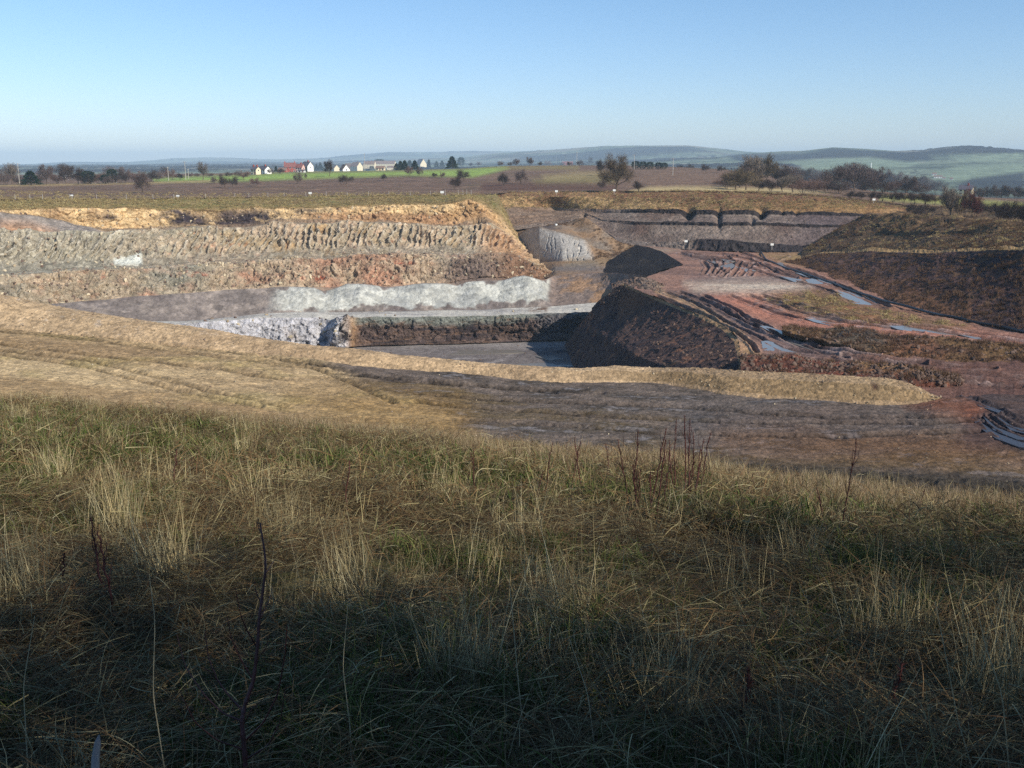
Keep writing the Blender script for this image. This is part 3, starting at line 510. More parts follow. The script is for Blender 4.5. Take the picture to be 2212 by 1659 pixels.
# dark spoil face A falling from the pad edge into the pit (a thing)
am = [(1290, 656, 193.5), (1290, 690, 190), (1300, 720, 178), (1330, 745, 160), (1380, 770, 140), (1430, 790, 124), (1480, 810, 112), (1520, 830, 100), (1540, 850, 95)]
ab = [(1218, 748, 206), Z(1222, 195, -38.2), Z(1232, 187, -38.2), Z(1240, 170, -38.2), Z(1262, 150, -38.2), Z(1280, 130, -38.2), Z(1300, 115, -38.2), Z(1310, 105, -38.2), Z(1320, 100, -38.2)]
def npar(pts, n=120):                               # resample by index so that matching points line up
    A = np.array(pts, float); s = np.linspace(0, len(A) - 1, n); return [tuple(np.interp(v, np.arange(len(A)), A[:, j]) for j in range(3)) for v in s]
def loft_raw(lines, nv):
    R_ = [P(*np.array(L).T) for L in lines]; out, seg, fr = [], [], []
    for k in range(len(R_) - 1):
        for f in np.linspace(0, 1, nv[k], endpoint=False): out.append(R_[k] * (1 - f) + R_[k + 1] * f); seg.append(k); fr.append(f)
    out.append(R_[-1]); seg.append(len(R_) - 2); fr.append(1.); W = np.stack(out)
    return W, np.array(seg)[:, None] + np.zeros(W.shape[:2], int), np.array(fr)[:, None] + np.zeros(W.shape[:2])
def raw_patch(name, lines, n, nv, colf, dispf, mat=None, kind="thing", label=None, cat=None, up=.8):
    W, S, Fr = loft_raw([npar(L, n) for L in lines], nv); N = gnorm(W); x, y = proj(W); h = dispf(W, S, Fr, x, y)
    W = W + np.stack([N[..., 0], N[..., 1], N[..., 2] * up], -1) * h[..., None]
    return tag(mesh_np(name, W, gridfaces(*W.shape[:2]), tone(colf(W, S, Fr, x, y), .95, .84) * np.array([1.04, .98, .97]), mat or M_EARTH), label, cat, None, kind), W
def a_c(W, S, Fr, x, y):
    n = fbm(W, 7, 4, 81); m = fbm(W, 2.2, 4, 82); s = fbm(W, .8, 3, 83)
    c = mixc(np.zeros(W.shape) + lin(98, 78, 68), lin(70, 60, 60), sstep(-.2, .3, n)); c = mixc(c, lin(152, 108, 78), sstep(.1, .4, m + n * .3) * .7)
    c = mixc(c, lin(84, 78, 60), sstep(.2, .5, n) * .5); c = mixc(c, lin(178, 146, 104), ((S == 0) & (Fr < .06)) * .9)
    c = mixc(c, lin(120, 84, 56), poly(x, y, [(1330, 640), (1370, 622), (1420, 650), (1350, 680)], 20) * .7)
    return c * (1 + .4 * s[..., None])
_, HEAPW = raw_patch("spoil_heap", [under(ATOP, .5, -.1), am, ab], 420, [130, 130], a_c, lambda W, S, F_, x, y: fbm(W, 6, 4, 84) * .8 * np.sin(np.pi * np.clip((S + F_) / 2, 0, 1)) + worley(W, 1.1, 3)[0] * .08 + fbm(W, 1.4, 4, 85, ridged=True) * .22,
          label="big dark brown spoil slope falling from the muddy tracks into the pit", cat="spoil heap", up=.8)
# hollow B: near-black colour stands in for its shadow
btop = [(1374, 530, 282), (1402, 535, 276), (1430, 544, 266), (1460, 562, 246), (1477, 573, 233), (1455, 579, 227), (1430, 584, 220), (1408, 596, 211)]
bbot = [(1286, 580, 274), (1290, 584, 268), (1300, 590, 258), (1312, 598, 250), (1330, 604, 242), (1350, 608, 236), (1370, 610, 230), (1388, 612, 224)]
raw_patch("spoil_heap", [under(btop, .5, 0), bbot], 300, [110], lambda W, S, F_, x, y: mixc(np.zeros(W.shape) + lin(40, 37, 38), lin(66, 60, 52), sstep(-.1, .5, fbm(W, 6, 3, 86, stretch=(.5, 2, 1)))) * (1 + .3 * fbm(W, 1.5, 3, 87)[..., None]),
          lambda W, S, F_, x, y: fbm(W, 4, 4, 88) * .5 * np.sin(np.pi * F_) + fbm(W, 1.2, 3, 89, ridged=True) * .2, label="black tipped slope, its full shadow put into the colour, beyond the crumbled mound, with a straight pale rim", cat="spoil heap")

RIDGES = []
# ridges on the pad
def ridge(name, foot_back, crest, foot_front, nu, cf, df, label, cat, nv=(14, 18)):
    RIDGES.append(None); r_ = patch(name, [under(foot_front, 0, -.5), foot_front, crest, foot_back, under(foot_back, 0, -.5)], nu, [2, nv[1], nv[0], 2], cf, df, M_EARTH, k=7, kind="thing", label=label, cat=cat, up=1)
    RIDGES[-1] = r_[1]; return r_
def red_c(W, S, Fr, x, y):
    n = fbm(W, 4, 4, 91); s = fbm(W, .7, 4, 92)
    c = mixc(np.zeros(W.shape) + lin(112, 70, 54), lin(84, 60, 52), sstep(-.2, .3, n)); c = mixc(c, lin(160, 104, 78), sstep(.2, .5, s + n * .3) * .8)
    c = mixc(c, lin(158, 128, 84), poly(x, y, [(1850, 780), (1990, 788), (2060, 812), (2030, 818), (1960, 800), (1860, 796)], 16) * .8); return c * (1 + .4 * s[..., None])
ridge("spoil_bank", [(1600, 772, 106), (1745, 780, 104), (1880, 788, 102), (2075, 818, 94)], [(1600, 768, 99), (1650, 771, 99), (1712, 768, 99), (1760, 783, 98), (1820, 790, 97), (1850, 783, 97), (1890, 786, 97), (1960, 790, 95), (2010, 800, 93), (2065, 816, 91)],
      [(1600, 822, 92.5), (1745, 836, 89), (1880, 836, 89), (2078, 824, 89)], 500, red_c, lambda W, S, F_, x, y: fbm(W, 2.0, 4, 93) * .35 + fbm(W, .6, 3, 94, ridged=True) * .16,
      "low reddish brown rubble bank behind the yellow earth bank, beside the blue puddle", "spoil bank", (12, 40))
def m1_c(W, S, Fr, x, y):
    n = fbm(W, 5, 4, 95); s = fbm(W, .9, 4, 96)
    c = mixc(np.zeros(W.shape) + lin(116, 92, 62), lin(96, 72, 56), sstep(-.2, .3, n)); c = mixc(c, lin(92, 92, 84), poly(x, y, [(1770, 706), (1850, 708), (1920, 728), (1900, 748), (1800, 738)], 18) * .85)
    c = mixc(c, lin(150, 104, 78), poly(x, y, [(1920, 742), (2010, 745), (2040, 775), (1930, 768)], 14) * .7); c = mixc(c, lin(60, 50, 44), sstep(.1, .4, n) * .5); return c * (1 + .4 * s[..., None])
ridge("spoil_bank", [(1690, 706, 128), (1790, 712, 127), (1837, 714, 126), (1914, 728, 122), (2035, 734, 118), (2212, 750, 113), (2400, 762, 108)],
      [(1690, 709, 125), (1745, 713, 124), (1785, 714, 122), (1837, 709, 121), (1880, 714, 119), (1914, 727, 116), (1975, 729, 113), (2035, 730, 112), (2120, 740, 109), (2212, 750, 107), (2400, 762, 103)],
      [(1690, 715, 122), (1754, 731, 117.5), (1894, 764, 108.5), (1950, 774, 106), (2035, 784, 103), (2120, 788, 102), (2212, 792, 101), (2400, 800, 98)], 700, m1_c,
      lambda W, S, F_, x, y: fbm(W, 2.6, 4, 97) * .4 + fbm(W, .8, 3, 98, ridged=True) * .2, "rough brown and grey tufted bank between the two muddy tracks", "spoil bank", (10, 50))
# crumbled mound at the tip of the slope
ridge("rubble_mound", [(1322, 614, 206), (1360, 604, 205), (1400, 604, 204), (1440, 614, 203), (1475, 630, 200)], [(1322, 615, 198), (1345, 606, 196), (1368, 601, 195), (1385, 598, 194), (1400, 603, 193), (1418, 607, 192), (1438, 617, 190), (1475, 632, 188)],
      [(1322, 622, 194), (1345, 622, 191), (1368, 624, 187), (1395, 634, 180), (1430, 644, 173), (1475, 650, 170)], 260, lambda W, S, F_, x, y: mixc(mixc(np.zeros(W.shape) + lin(128, 112, 98), lin(94, 88, 84), sstep(-.1, .3, fbm(W, 2, 3, 99))), lin(150, 130, 100), sstep(1400, 1460, x) * .6),
      lambda W, S, F_, x, y: fbm(W, 2.4, 4, 101) * .55 + fbm(W, .9, 4, 102, ridged=True) * .4 - .3, "small crumbled grey rubble mound at the very tip of the big dark slope", "rubble mound", (14, 40))

# ================================================================== middle ground and far wall
mid = [[(1060, 612, 262), (1160, 604, 262), (1200, 597, 250), (1290, 596, 250), (1420, 606, 240)],
       [(1060, 600, 300), (1160, 588, 285), (1200, 585, 262), (1290, 581, 264), (1330, 590, 262), (1420, 600, 255)],
       [(1060, 590, 310), (1160, 567, 297), (1215, 564, 284), (1281, 562, 280), (1330, 556, 282), (1420, 560, 285)],
       [(1060, 500, 325), (1118, 510, 318), (1140, 494, 312), (1164, 489, 305), (1210, 502, 299), (1262, 518, 294), (1286, 540, 291), (1321, 551, 289), (1374, 537, 291), (1420, 541, 293)],
       [(1060, 502, 330), (1140, 498, 325), (1165, 493, 318), (1190, 487, 314), (1215, 487, 312), (1240, 500, 308), (1262, 516, 303), (1286, 530, 299), (1330, 545, 297), (1374, 536, 297), (1420, 542, 297)],
       [(1060, 490, 334), (1100, 492, 332), (1170, 490, 328), (1215, 484, 322), (1245, 474, 318), (1264, 470, 315), (1285, 484, 310), (1331, 520, 303), (1380, 532, 299), (1420, 538, 300)],
       [(1060, 490, 345), (1100, 492, 340), (1170, 490, 338), (1264, 478, 330), (1331, 528, 310), (1420, 542, 303)]]
def mid_d(W, S, Fr, x, y):
    gm = poly(x, y, [(1120, 490), (1165, 488), (1268, 517), (1284, 562), (1160, 566)], 12) * (S == 2)
    ph_ = (x + (y - 500) * .12 + fbm(W, 5, 3, 111) * 16 + fbm(W * np.array([1, 0, 0]), 4, 1, 110) * 14) / 13.0
    gul = np.clip(1 - np.abs((ph_ % 1) - .5) * 7, 0, 1)
    return fbm(W, 5, 4, 112) * .5 * np.sin(np.pi * Fr) * (1 - gm) - gm * gul * .8 * sstep(-.35, .1, fbm(W, 6, 2, 119)) * sstep(1168, 1200, x + (y - 500) * .3) * sstep(.98, .6, Fr) + fbm(W, 1.5, 4, 113, ridged=True) * .2 * (1 - gm) + gm * fbm(W, 3, 3, 114) * .1
def mid_c(W, S, Fr, x, y):
    n = fbm(W, 9, 4, 115); m = fbm(W, 2.5, 4, 116)
    c = mixc(np.zeros(W.shape) + lin(146, 120, 90), lin(128, 118, 104), sstep(-.2, .3, n))
    c = mixc(c, lin(176, 174, 164), poly(x, y, [(1112, 500), (1140, 492), (1165, 489), (1262, 517), (1282, 560), (1215, 564), (1160, 562)], 7) * (S == 2))
    c = mixc(c, lin(116, 110, 106), poly(x, y, [(1195, 575), (1290, 573), (1320, 590), (1195, 588)], 8) * .8); c = mixc(c, lin(170, 150, 110), poly(x, y, [(1230, 563), (1330, 560), (1300, 572), (1220, 572)], 8) * .4)
    c = mixc(c, lin(96, 86, 80), np.exp(-((x - 1165 - 20) / 26) ** 2 - ((y - 492) / 8) ** 2) * (S >= 3)); c = mixc(c, lin(170, 150, 118), sstep(.15, .4, m) * .4)
    return c
_, MIDW = patch("quarry_mounds_ground", mid, 420, [10, 12, 70, 12, 34, 8], mid_c, mid_d, M_EARTH, k=5)

xs = [1000, 1100, 1200, 1264, 1331, 1400, 1480, 1560, 1640, 1733, 1800, 1860, 1900, 1960]
d0 = [318, 322, 328, 322, 302, 296, 290, 284, 280, 277, 275, 275, 276, 280]
D0 = lambda x: float(np.interp(x, xs, d0))
def FW(off, pts): return [(x, y, D0(x) + off) for x, y in pts]
FAR = [FW(0, [(1000, 515), (1100, 498), (1200, 486), (1264, 484), (1331, 530), (1400, 536), (1480, 541), (1560, 543), (1640, 546), (1733, 546), (1800, 540), (1860, 530), (1960, 520)]),
       FW(2.5, [(1000, 505), (1100, 490), (1200, 478), (1264, 472), (1331, 514), (1400, 524), (1480, 522), (1499, 517), (1560, 516), (1644, 525), (1733, 531), (1800, 524), (1860, 515), (1960, 505)]),
       FW(6, [(1000, 504), (1100, 489), (1200, 477), (1264, 471), (1331, 513), (1400, 523), (1480, 521), (1499, 516), (1560, 515), (1644, 524), (1733, 530), (1800, 523), (1860, 514), (1960, 504)]),
       FW(13, [(1000, 480), (1100, 474), (1200, 464), (1264, 464), (1300, 477), (1375, 485), (1480, 486), (1560, 488), (1644, 487), (1700, 490), (1760, 492), (1855, 492), (1960, 490)]),
       FW(14, [(1000, 476), (1100, 470), (1200, 460), (1264, 460), (1300, 473), (1375, 479), (1480, 480), (1560, 481), (1644, 481), (1700, 484), (1760, 486), (1855, 487), (1960, 486)]),
       FW(19, [(1000, 475), (1100, 469), (1200, 459), (1264, 459), (1300, 472), (1375, 478), (1480, 479), (1560, 480), (1644, 480), (1700, 483), (1760, 485), (1855, 486), (1960, 485)]),
       FW(28, [(1000, 452), (1100, 452), (1200, 455), (1300, 460), (1400, 460), (1477, 463), (1560, 465), (1640, 464), (1700, 465), (1800, 467), (1860, 468), (1900, 470), (1960, 470)]),
       FW(29.5, [(1000, 446), (1100, 446), (1200, 448), (1300, 452), (1400, 452), (1477, 452), (1560, 455), (1640, 454), (1700, 457), (1800, 459), (1860, 462), (1900, 466), (1960, 468)]),
       FW(38, [(1000, 424), (1040, 425), (1100, 424), (1300, 426), (1486, 428), (1640, 430), (1760, 434), (1860, 440), (1900, 446), (1960, 454)]),
       FW(52, [(1000, 421), (1040, 420), (1100, 415), (1300, 413), (1486, 413), (1640, 416), (1760, 424), (1860, 435), (1900, 441), (1960, 449)])]
def far_d(W, S, Fr, x, y):
    e = np.sin(np.pi * np.clip(Fr, 0, 1)) ** .6
    h = fbm(W, 7, 3, 121) * .8 * e + fbm(W, 1.6, 4, 122, ridged=True) * .25 * (.4 + .6 * e)
    lam = fbm(W, 2.6, 3, 123, ridged=True); h += np.where((S == 3) | (S == 0) | (S == 6), lam * .9 * sstep(1300, 1450, x), 0)
    for (bx, by, sx, sy, a) in ((1487, 460, 11, 12, 4), (1645, 459, 10, 11, 4), (1552, 470, 6, 22, 2.2), (1625, 477, 6, 9, 2), (1262, 470, 5, 8, 2), (1690, 459, 4, 5, 1.5), (1720, 461, 5, 5, 1.5)):
        h -= np.exp(-((x - bx) / sx) ** 2 - ((y - by) / sy) ** 2) * a
    return h
def far_c(W, S, Fr, x, y):
    n = fbm(W, 10, 4, 124); m = fbm(W, 2.5, 4, 125); s = fbm(W, 1.0, 3, 126)
    c = mixc(np.zeros(W.shape) + lin(148, 134, 120), lin(124, 110, 100), sstep(-.2, .3, n)); c = mixc(c, lin(100, 88, 92), sstep(1640, 1760, x) * .6)
    c = mixc(c, lin(92, 66, 54), sstep(-.1, .35, fbm(W, 12, 3, 127) + np.exp(-((x - 1420) / 60) ** 2 - ((y - 462) / 14) ** 2) * .8 - .15) * .5)
    c = mixc(c, lin(152, 120, 82), sstep(1330, 1250, x) * .35)
    c = np.where(((S == 3) | (S == 6))[..., None], mixc(c, lin(44, 40, 42), .92 * sstep(1290, 1400, x)), c)
    c = np.where((S == 0)[..., None], mixc(c, lin(52, 50, 54), sstep(1490, 1520, x) * .9), c); c = np.where((S == 0)[..., None], mixc(c, lin(120, 114, 108), sstep(1500, 1480, x) * .5), c)
    up_ = mixc(np.zeros(W.shape) + lin(196, 164, 112), lin(150, 116, 80), sstep(-.25, .25, n + m * .5)); up_ = mixc(up_, lin(112, 84, 58), sstep(1350, 1600, x) * .55); up_ = mixc(up_, lin(168, 134, 82), poly(x, y, [(1700, 440), (1890, 446), (1890, 462), (1700, 452)], 14) * .6)
    c = np.where((S >= 7)[..., None], up_, c)
    c = np.where((S == 8)[..., None], mixc(c, lin(130, 90, 62), .6 + .3 * n), c)
    return c * (1 + .25 * s[..., None])
_, FARW = patch("far_face_ground", FAR, 900, [16, 4, 34, 8, 4, 26, 8, 30, 14], far_c, far_d, M_ROCK, k=5, jit=[.2, .35, .1, .2, .25, .1, .2, .3, .4, .3])

# right mound
RM = [[(1695, 566, 247), (1719, 572, 243), (1801, 602, 199), (1882, 634, 169), (1950, 662, 151), (2092, 699, 132), (2212, 717, 124), (2420, 745, 113)],
      [(1722, 561, 252), (1774, 549, 249), (1882, 544, 222), (2018, 549, 185), (2154, 541, 162), (2212, 540, 152), (2420, 535, 135)],
      [(1730, 556, 258), (1776, 545, 259), (1882, 540, 233), (2018, 544, 197), (2154, 537, 172), (2212, 536, 163), (2420, 530, 145)],
      [(1733, 545, 268), (1790, 520, 272), (1882, 506, 262), (2018, 506, 228), (2154, 507, 200), (2212, 507, 188), (2420, 500, 170)],
      [(1736, 541, 276), (1790, 507, 285), (1825, 489, 287), (1858, 473, 288), (1880, 464, 284), (1900, 467, 277), (1937, 464, 270), (1980, 470, 258), (2046, 471, 245), (2100, 478, 232), (2154, 481, 220), (2212, 489, 208), (2420, 488, 190)],
      [(1750, 548, 284), (1825, 510, 292), (1880, 478, 291), (1937, 472, 285), (2046, 479, 262), (2154, 488, 236), (2212, 496, 222), (2420, 500, 205)],
      [(1780, 552, 286), (1850, 500, 300), (1900, 478, 310), (1940, 462, 322), (1960, 454, 332), (2046, 450, 335), (2212, 452, 335), (2420, 455, 330)]]
def rm_d(W, S, Fr, x, y):
    e = np.sin(np.pi * np.clip(Fr, 0, 1)) ** .5
    h = fbm(W, 7, 4, 131) * 1.5 * e + fbm(W, 1.5, 4, 132, ridged=True) * .42 + fbm(W, 16, 2, 137) * 1.6 * e + np.where((S == 3) | (S == 4), fbm(W, 8, 3, 133, ridged=True, stretch=(1.6, 1, 1)) * 2.0 * (.4 + .6 * e), 0) * sstep(1770, 1850, x)
    return h
def rm_c(W, S, Fr, x, y):
    n = fbm(W, 7, 4, 134); m = fbm(W, 2, 4, 135); s = fbm(W, .9, 3, 136)
    fr_ = mixc(np.zeros(W.shape) + lin(96, 74, 66), lin(72, 60, 60), sstep(-.2, .3, n)); fr_ = mixc(fr_, lin(112, 86, 58), sstep(.1, .4, m + n * .3) * .8); fr_ = mixc(fr_, lin(124, 90, 62), sstep(.45, .1, Fr) * .7 * (x < 2100))
    tp = mixc(np.zeros(W.shape) + lin(112, 92, 64), lin(84, 68, 52), sstep(-.2, .3, n)); tp = mixc(tp, lin(146, 120, 82), sstep(.1, .4, m) * .6); tp = mixc(tp, lin(78, 76, 44), sstep(.2, .5, n) * .4)
    tp = mixc(tp, lin(66, 52, 46), poly(x, y, [(1733, 541), (1830, 488), (1890, 470), (1880, 500), (1800, 530)], 16) * .6)
    c = np.where((S == 0)[..., None], fr_, tp); c = mixc(c, lin(178, 150, 100), np.where(S == 1, .75, 0) * (.8 + m)); return c * (1 + .35 * s[..., None])
_, RMW = patch("overgrown_mound_ground", RM, 900, [130, 6, 40, 50, 10, 20], rm_c, rm_d, M_EARTH, k=5, jit=[0, .25, .2, 0, .5, 0, .3])

# ================================================================== fields
NEARL = [(x, y + .6, d - 2) for (x, y, d) in GL(338, [(-150, 433), (0, 431), (285, 430), (570, 426), (800, 422), (1010, 421)])] + [(1045, 421.6, 346)] + [(x, y + .6, d - 2) for x, y, d in FAR[-1] if x > 1050] + [(2046, 451, 333), (2212, 453, 333), (2700, 456, 328)]
NEARL = [(-700, 436, 250)] + NEARL
def mk(ys, ds, xs_): return [(x, y, d) for x, y, d in zip(xs_, ys, ds)]
XF = [-700, 0, 300, 550, 800, 1000, 1100, 1250, 1400, 1560, 1750, 1900, 2050, 2212, 2700]
FL = [NEARL,
      mk([418, 414, 413, 411, 409, 408, 404, 403, 404, 408, 416, 428, 438, 441, 445], [330, 350, 390, 410, 420, 425, 430, 430, 425, 420, 410, 400, 400, 400, 400], XF),
      mk([405, 401, 399, 392, 386, 384, 384, 384, 386, 396, 409, 419, 427, 433, 438], [430, 450, 500, 530, 560, 570, 570, 560, 520, 480, 460, 450, 450, 450, 440], XF),
      mk([397, 394, 388, 377, 373, 370, 366, 366, 370, 380, 400, 414, 423, 430, 436], [560, 600, 640, 690, 700, 700, 720, 700, 650, 580, 520, 500, 490, 490, 480], XF),
      mk([388, 386, 380, 372, 369, 364, 358, 357, 358, 365, 392, 416, 430, 438, 445], [800, 820, 830, 840, 840, 860, 850, 840, 800, 700, 600, 560, 540, 530, 520], XF),
      mk([378, 378, 376, 374, 376, 374, 372, 372, 375, 385, 410, 425, 434, 440, 450], [1200, 1200, 1200, 1150, 1100, 1100, 1100, 1100, 1100, 1100, 1000, 900, 800, 700, 700], XF)]
def fld_c(W, S, Fr, x, y):
    n = fbm(W, 22, 4, 141, stretch=(3, 1, 1)); m = fbm(W, 5, 4, 142, stretch=(2, 1, 1)); s = fbm(W, 2, 3, 143)
    row = fbm(W * np.array([.05, 1, 0]), 4.0, 3, 147); c = mixc(np.zeros(W.shape) + lin(130, 106, 86), lin(104, 84, 70), sstep(-.25, .25, n + row)); c = mixc(c, lin(146, 122, 88), sstep(.1, .4, n + m * .3 + row * .4) * .7)
    c = mixc(c, lin(92, 88, 56), sstep(.15, .45, fbm(W, 15, 3, 144)) * .5)
    gf = mixc(np.zeros(W.shape) + lin(152, 180, 82), lin(134, 162, 74), sstep(-.2, .3, m))
    c = mixc(c, gf, poly(x, y, [(330, 386), (400, 382), (545, 378), (600, 374), (850, 370), (1000, 366), (1090, 358), (1100, 364), (1060, 374), (1020, 383), (940, 380), (873, 379), (795, 382), (665, 386), (537, 391), (335, 393)], 4))
    c = mixc(c, lin(170, 150, 100), np.exp(-(pdist(x, y * 3, [(-20, 1204), (150, 1196), (350, 1184), (480, 1170)]) / 7) ** 2) * .8)
    c = mixc(c, lin(160, 144, 98), poly(x, y, [(1170, 379), (1240, 372), (1310, 370), (1360, 374), (1330, 383), (1230, 390), (1180, 392)], 6) * .85)
    c = mixc(c, lin(140, 132, 72), poly(x, y, [(1150, 388), (1340, 382), (1330, 398), (1160, 398)], 8) * .6)
    c = mixc(c, lin(190, 172, 122), poly(x, y, [(1360, 413), (1400, 404), (1480, 401), (1700, 408), (1790, 416), (1700, 418), (1480, 416)], 4))
    c = mixc(c, lin(128, 104, 84), poly(x, y, [(1360, 362), (1560, 370), (1560, 396), (1480, 400), (1340, 396)], 10) * .7)
    c = mixc(c, lin(140, 128, 74), poly(x, y, [(1040, 360), (1250, 358), (1250, 366), (1100, 366)], 4) * .8)
    c = mixc(c, lin(150, 152, 82), poly(x, y, [(1900, 421), (2060, 428), (2212, 438), (2700, 445), (2700, 456), (2212, 452), (2000, 440), (1900, 432)], 4))
    c = mixc(c, lin(96, 66, 52), sstep(12, 3, y - np.interp(x, [1040, 1300, 1500], [405, 405, 405])) * poly(x, y, [(1040, 395), (1340, 397), (1330, 412), (1040, 414)], 5) * .7)
    return c * (1 + .2 * s[..., None])
_, FLDW = patch("field_ground", FL, 1100, [40, 50, 50, 40, 20], fld_c, lambda W, S, F_, x, y: fbm(W, 6, 4, 145) * .3 + fbm(W, 1.8, 3, 146) * .12, M_FIELD, k=9, up=1)

# ================================================================== distant plain and hills
XH = [-900, -300, 0, 150, 260, 380, 470, 560, 690, 760, 850, 1000, 1070, 1151, 1254, 1313, 1400, 1486, 1551, 1611, 1733, 1801, 1869, 1936, 1991, 2046, 2100, 2212, 2500, 3200]
hl = lambda y, d: [(x, float(np.interp(x, [p[0] for p in y], [p[1] for p in y])), float(np.interp(x, [p[0] for p in d], [p[1] for p in d]))) for x in XH]
HL = [hl([(-900, 395), (0, 392), (1100, 385), (1600, 400), (2212, 455), (3200, 465)], [(-900, 1150), (1500, 1050), (1900, 860), (2212, 720), (3200, 700)]),
      hl([(-900, 375), (0, 374), (1100, 372), (1560, 378), (1700, 395), (2212, 415), (3200, 420)], [(-900, 2200), (1200, 2000), (2212, 1400), (3200, 1400)]),
      hl([(-900, 366), (0, 365), (1100, 362), (1560, 352), (1650, 348), (1740, 352), (1900, 352), (2050, 355), (2212, 360), (3200, 360)], [(-900, 3600), (1200, 3000), (2212, 2300), (3200, 2300)]),
      hl([(-900, 361), (0, 361), (1100, 356), (1400, 352), (1560, 341), (1611, 331), (1733, 326), (1770, 321), (1801, 318), (1869, 321), (1936, 326), (1991, 328), (2046, 321), (2100, 319), (2160, 323), (2212, 329), (2500, 326), (3200, 330)], [(-900, 5200), (1200, 4200), (1611, 3600), (2212, 3200), (3200, 3200)]),
      hl([(-900, 360), (0, 360), (1100, 352), (1313, 346), (1486, 345), (1644, 350), (2212, 350), (3200, 350)], [(-900, 6200), (1200, 5000), (1611, 4300), (2212, 4200), (3200, 4200)]),
      hl([(-900, 359), (0, 359), (700, 352), (1000, 340), (1074, 331), (1151, 327), (1200, 323), (1254, 319), (1313, 314), (1400, 315), (1486, 314), (1551, 320), (1611, 328), (1700, 336), (2212, 340), (3200, 340)], [(-900, 7600), (1000, 6500), (1400, 5600), (2212, 5200), (3200, 5200)]),
      hl([(-900, 359), (0, 359), (1000, 350), (1400, 345), (3200, 352)], [(-900, 8600), (3200, 7200)]),
      hl([(-900, 358), (0, 356), (100, 355), (150, 351), (260, 351), (330, 345), (380, 341), (470, 340), (560, 345), (690, 342), (760, 336), (850, 329), (1000, 328), (1070, 326), (1150, 328), (1400, 330), (3200, 335)], [(-900, 10500), (3200, 9500)]),
      hl([(-900, 365), (3200, 365)], [(-900, 14000), (3200, 14000)])]
def hill_w(W):
    return sstep(.02, .2, fbm(W, 520, 3, 151, stretch=(1.8, 1, 1)) + .02)
def hill_d(W, S, Fr, x, y):
    w = hill_w(W); rd = (np.abs(Fr - 0) < .04) | (Fr > .93)
    return w * (5 + 9 * np.abs(fbm(W, 30, 3, 152))) * np.clip((W[..., 1] - 1300) / 1500, 0, 1) + fbm(W, 300, 3, 153) * 5 * np.clip((W[..., 1] - 1300) / 2000, 0, 1)
def hill_c(W, S, Fr, x, y):
    n = fbm(W, 160, 3, 154, stretch=(2, 1, 1)); w = hill_w(W); cell = fbm(W, 260, 2, 155, stretch=(1.6, 1, 1))
    c = mixc(np.zeros(W.shape) + lin(124, 142, 88), lin(150, 142, 104), (cell > .12) * 1.0); c = mixc(c, lin(100, 120, 74), (cell < -.15) * 1.0)
    c = mixc(c, lin(48, 42, 44), w)
    hd = np.abs(fbm(W, 200, 2, 156)) < .02; c = mixc(c, lin(44, 42, 38), hd * .9)
    for pg in ([(1700, 352), (1800, 342), (1900, 342), (1990, 350), (1960, 362), (1850, 372), (1740, 366)], [(2010, 372), (2080, 358), (2212, 352), (2212, 372), (2120, 385), (2050, 392)], [(2050, 340), (2212, 336), (2212, 348), (2080, 350)]):
        c = mixc(c, lin(130, 156, 96), poly(x, y, pg, 3))
    c = mixc(c, lin(42, 38, 42), poly(x, y, [(1560, 335), (1740, 330), (1800, 320), (1990, 333), (2020, 345), (1960, 350), (1880, 340), (1760, 342), (1620, 356)], 3) * .95)
    c = mixc(c, lin(44, 40, 44), poly(x, y, [(2100, 385), (2212, 372), (2212, 410), (2060, 405)], 4) * .9)
    return tone(c, .6, .92) * np.array([.94, 1.0, 1.06])  # greyed and tinted blue: distance haze put into the hill colours
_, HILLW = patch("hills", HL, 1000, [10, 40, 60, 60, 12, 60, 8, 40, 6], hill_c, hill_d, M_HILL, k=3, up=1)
# base sheet under everything, reaching the horizon
V = []; 
for y_ in (-3000, -40, 60): 
    for x_ in (-16000, -60, 60, 16000): V.append((x_, y_, -60 if y_ > 0 else -30))
V = np.array([(-20000, -3000, -75), (20000, -3000, -75), (20000, 20000, -75), (-20000, 20000, -75)], float)
mesh_np("ground", V, np.array([[0, 1, 2, 3]]), np.tile(lin(96, 92, 60), (4, 1)), M_HILL)["kind"] = "structure"
# ================================================================== grassy bank the photographer stands on
E_ = np.array(EDGE, float); E_[:, 1] += np.interp(E_[:, 0], [0, 1100, 2212], [22, 26, 26])
def bank_z(X, Y, detail=True):
    X = np.asarray(X, float); Y = np.asarray(Y, float)
    xd = np.clip(CX + F * X / (np.maximum(Y, 2.0) * 1.03), -500, 2700)
    w = sstep(2, 9, Y); de = 21 * (1 - w) + np.interp(xd, E_[:, 0], E_[:, 2]) * w
    ye = 960 * (1 - w) + np.interp(xd, E_[:, 0], E_[:, 1]) * w
    ze = -de * np.tan(PITCH + np.arctan2(-(CY - ye), F)); t = Y / de
    z = -1.62 + (ze + 1.62) * (.74 * t + .26 * t * np.abs(t)); z = np.where(Y < 0, -1.62 + .05 * -Y - (ze + 1.62) * 0, z)
    o = np.maximum(Y - de, 0); z = z - .62 * o ** 2 / (o + 1.5)
    if detail:
        p = np.stack([X, Y, 0 * X], -1)
        z = z + fbm(p, 1.3, 3, 201) * .27 + fbm(p, 4.5, 2, 202) * .16 * sstep(0, 4, Y) + fbm(p, .35, 2, 203) * .05
    return z
gx = np.concatenate([np.linspace(-60, -16, 60), np.linspace(-15.9, 15.9, 420), np.linspace(16, 60, 60)])
gy = np.concatenate([np.linspace(-25, 0, 30), np.linspace(.08, 32, 420), np.linspace(33, 62, 20)])
GX, GY = np.meshgrid(gx, gy); GZ = bank_z(GX, GY)
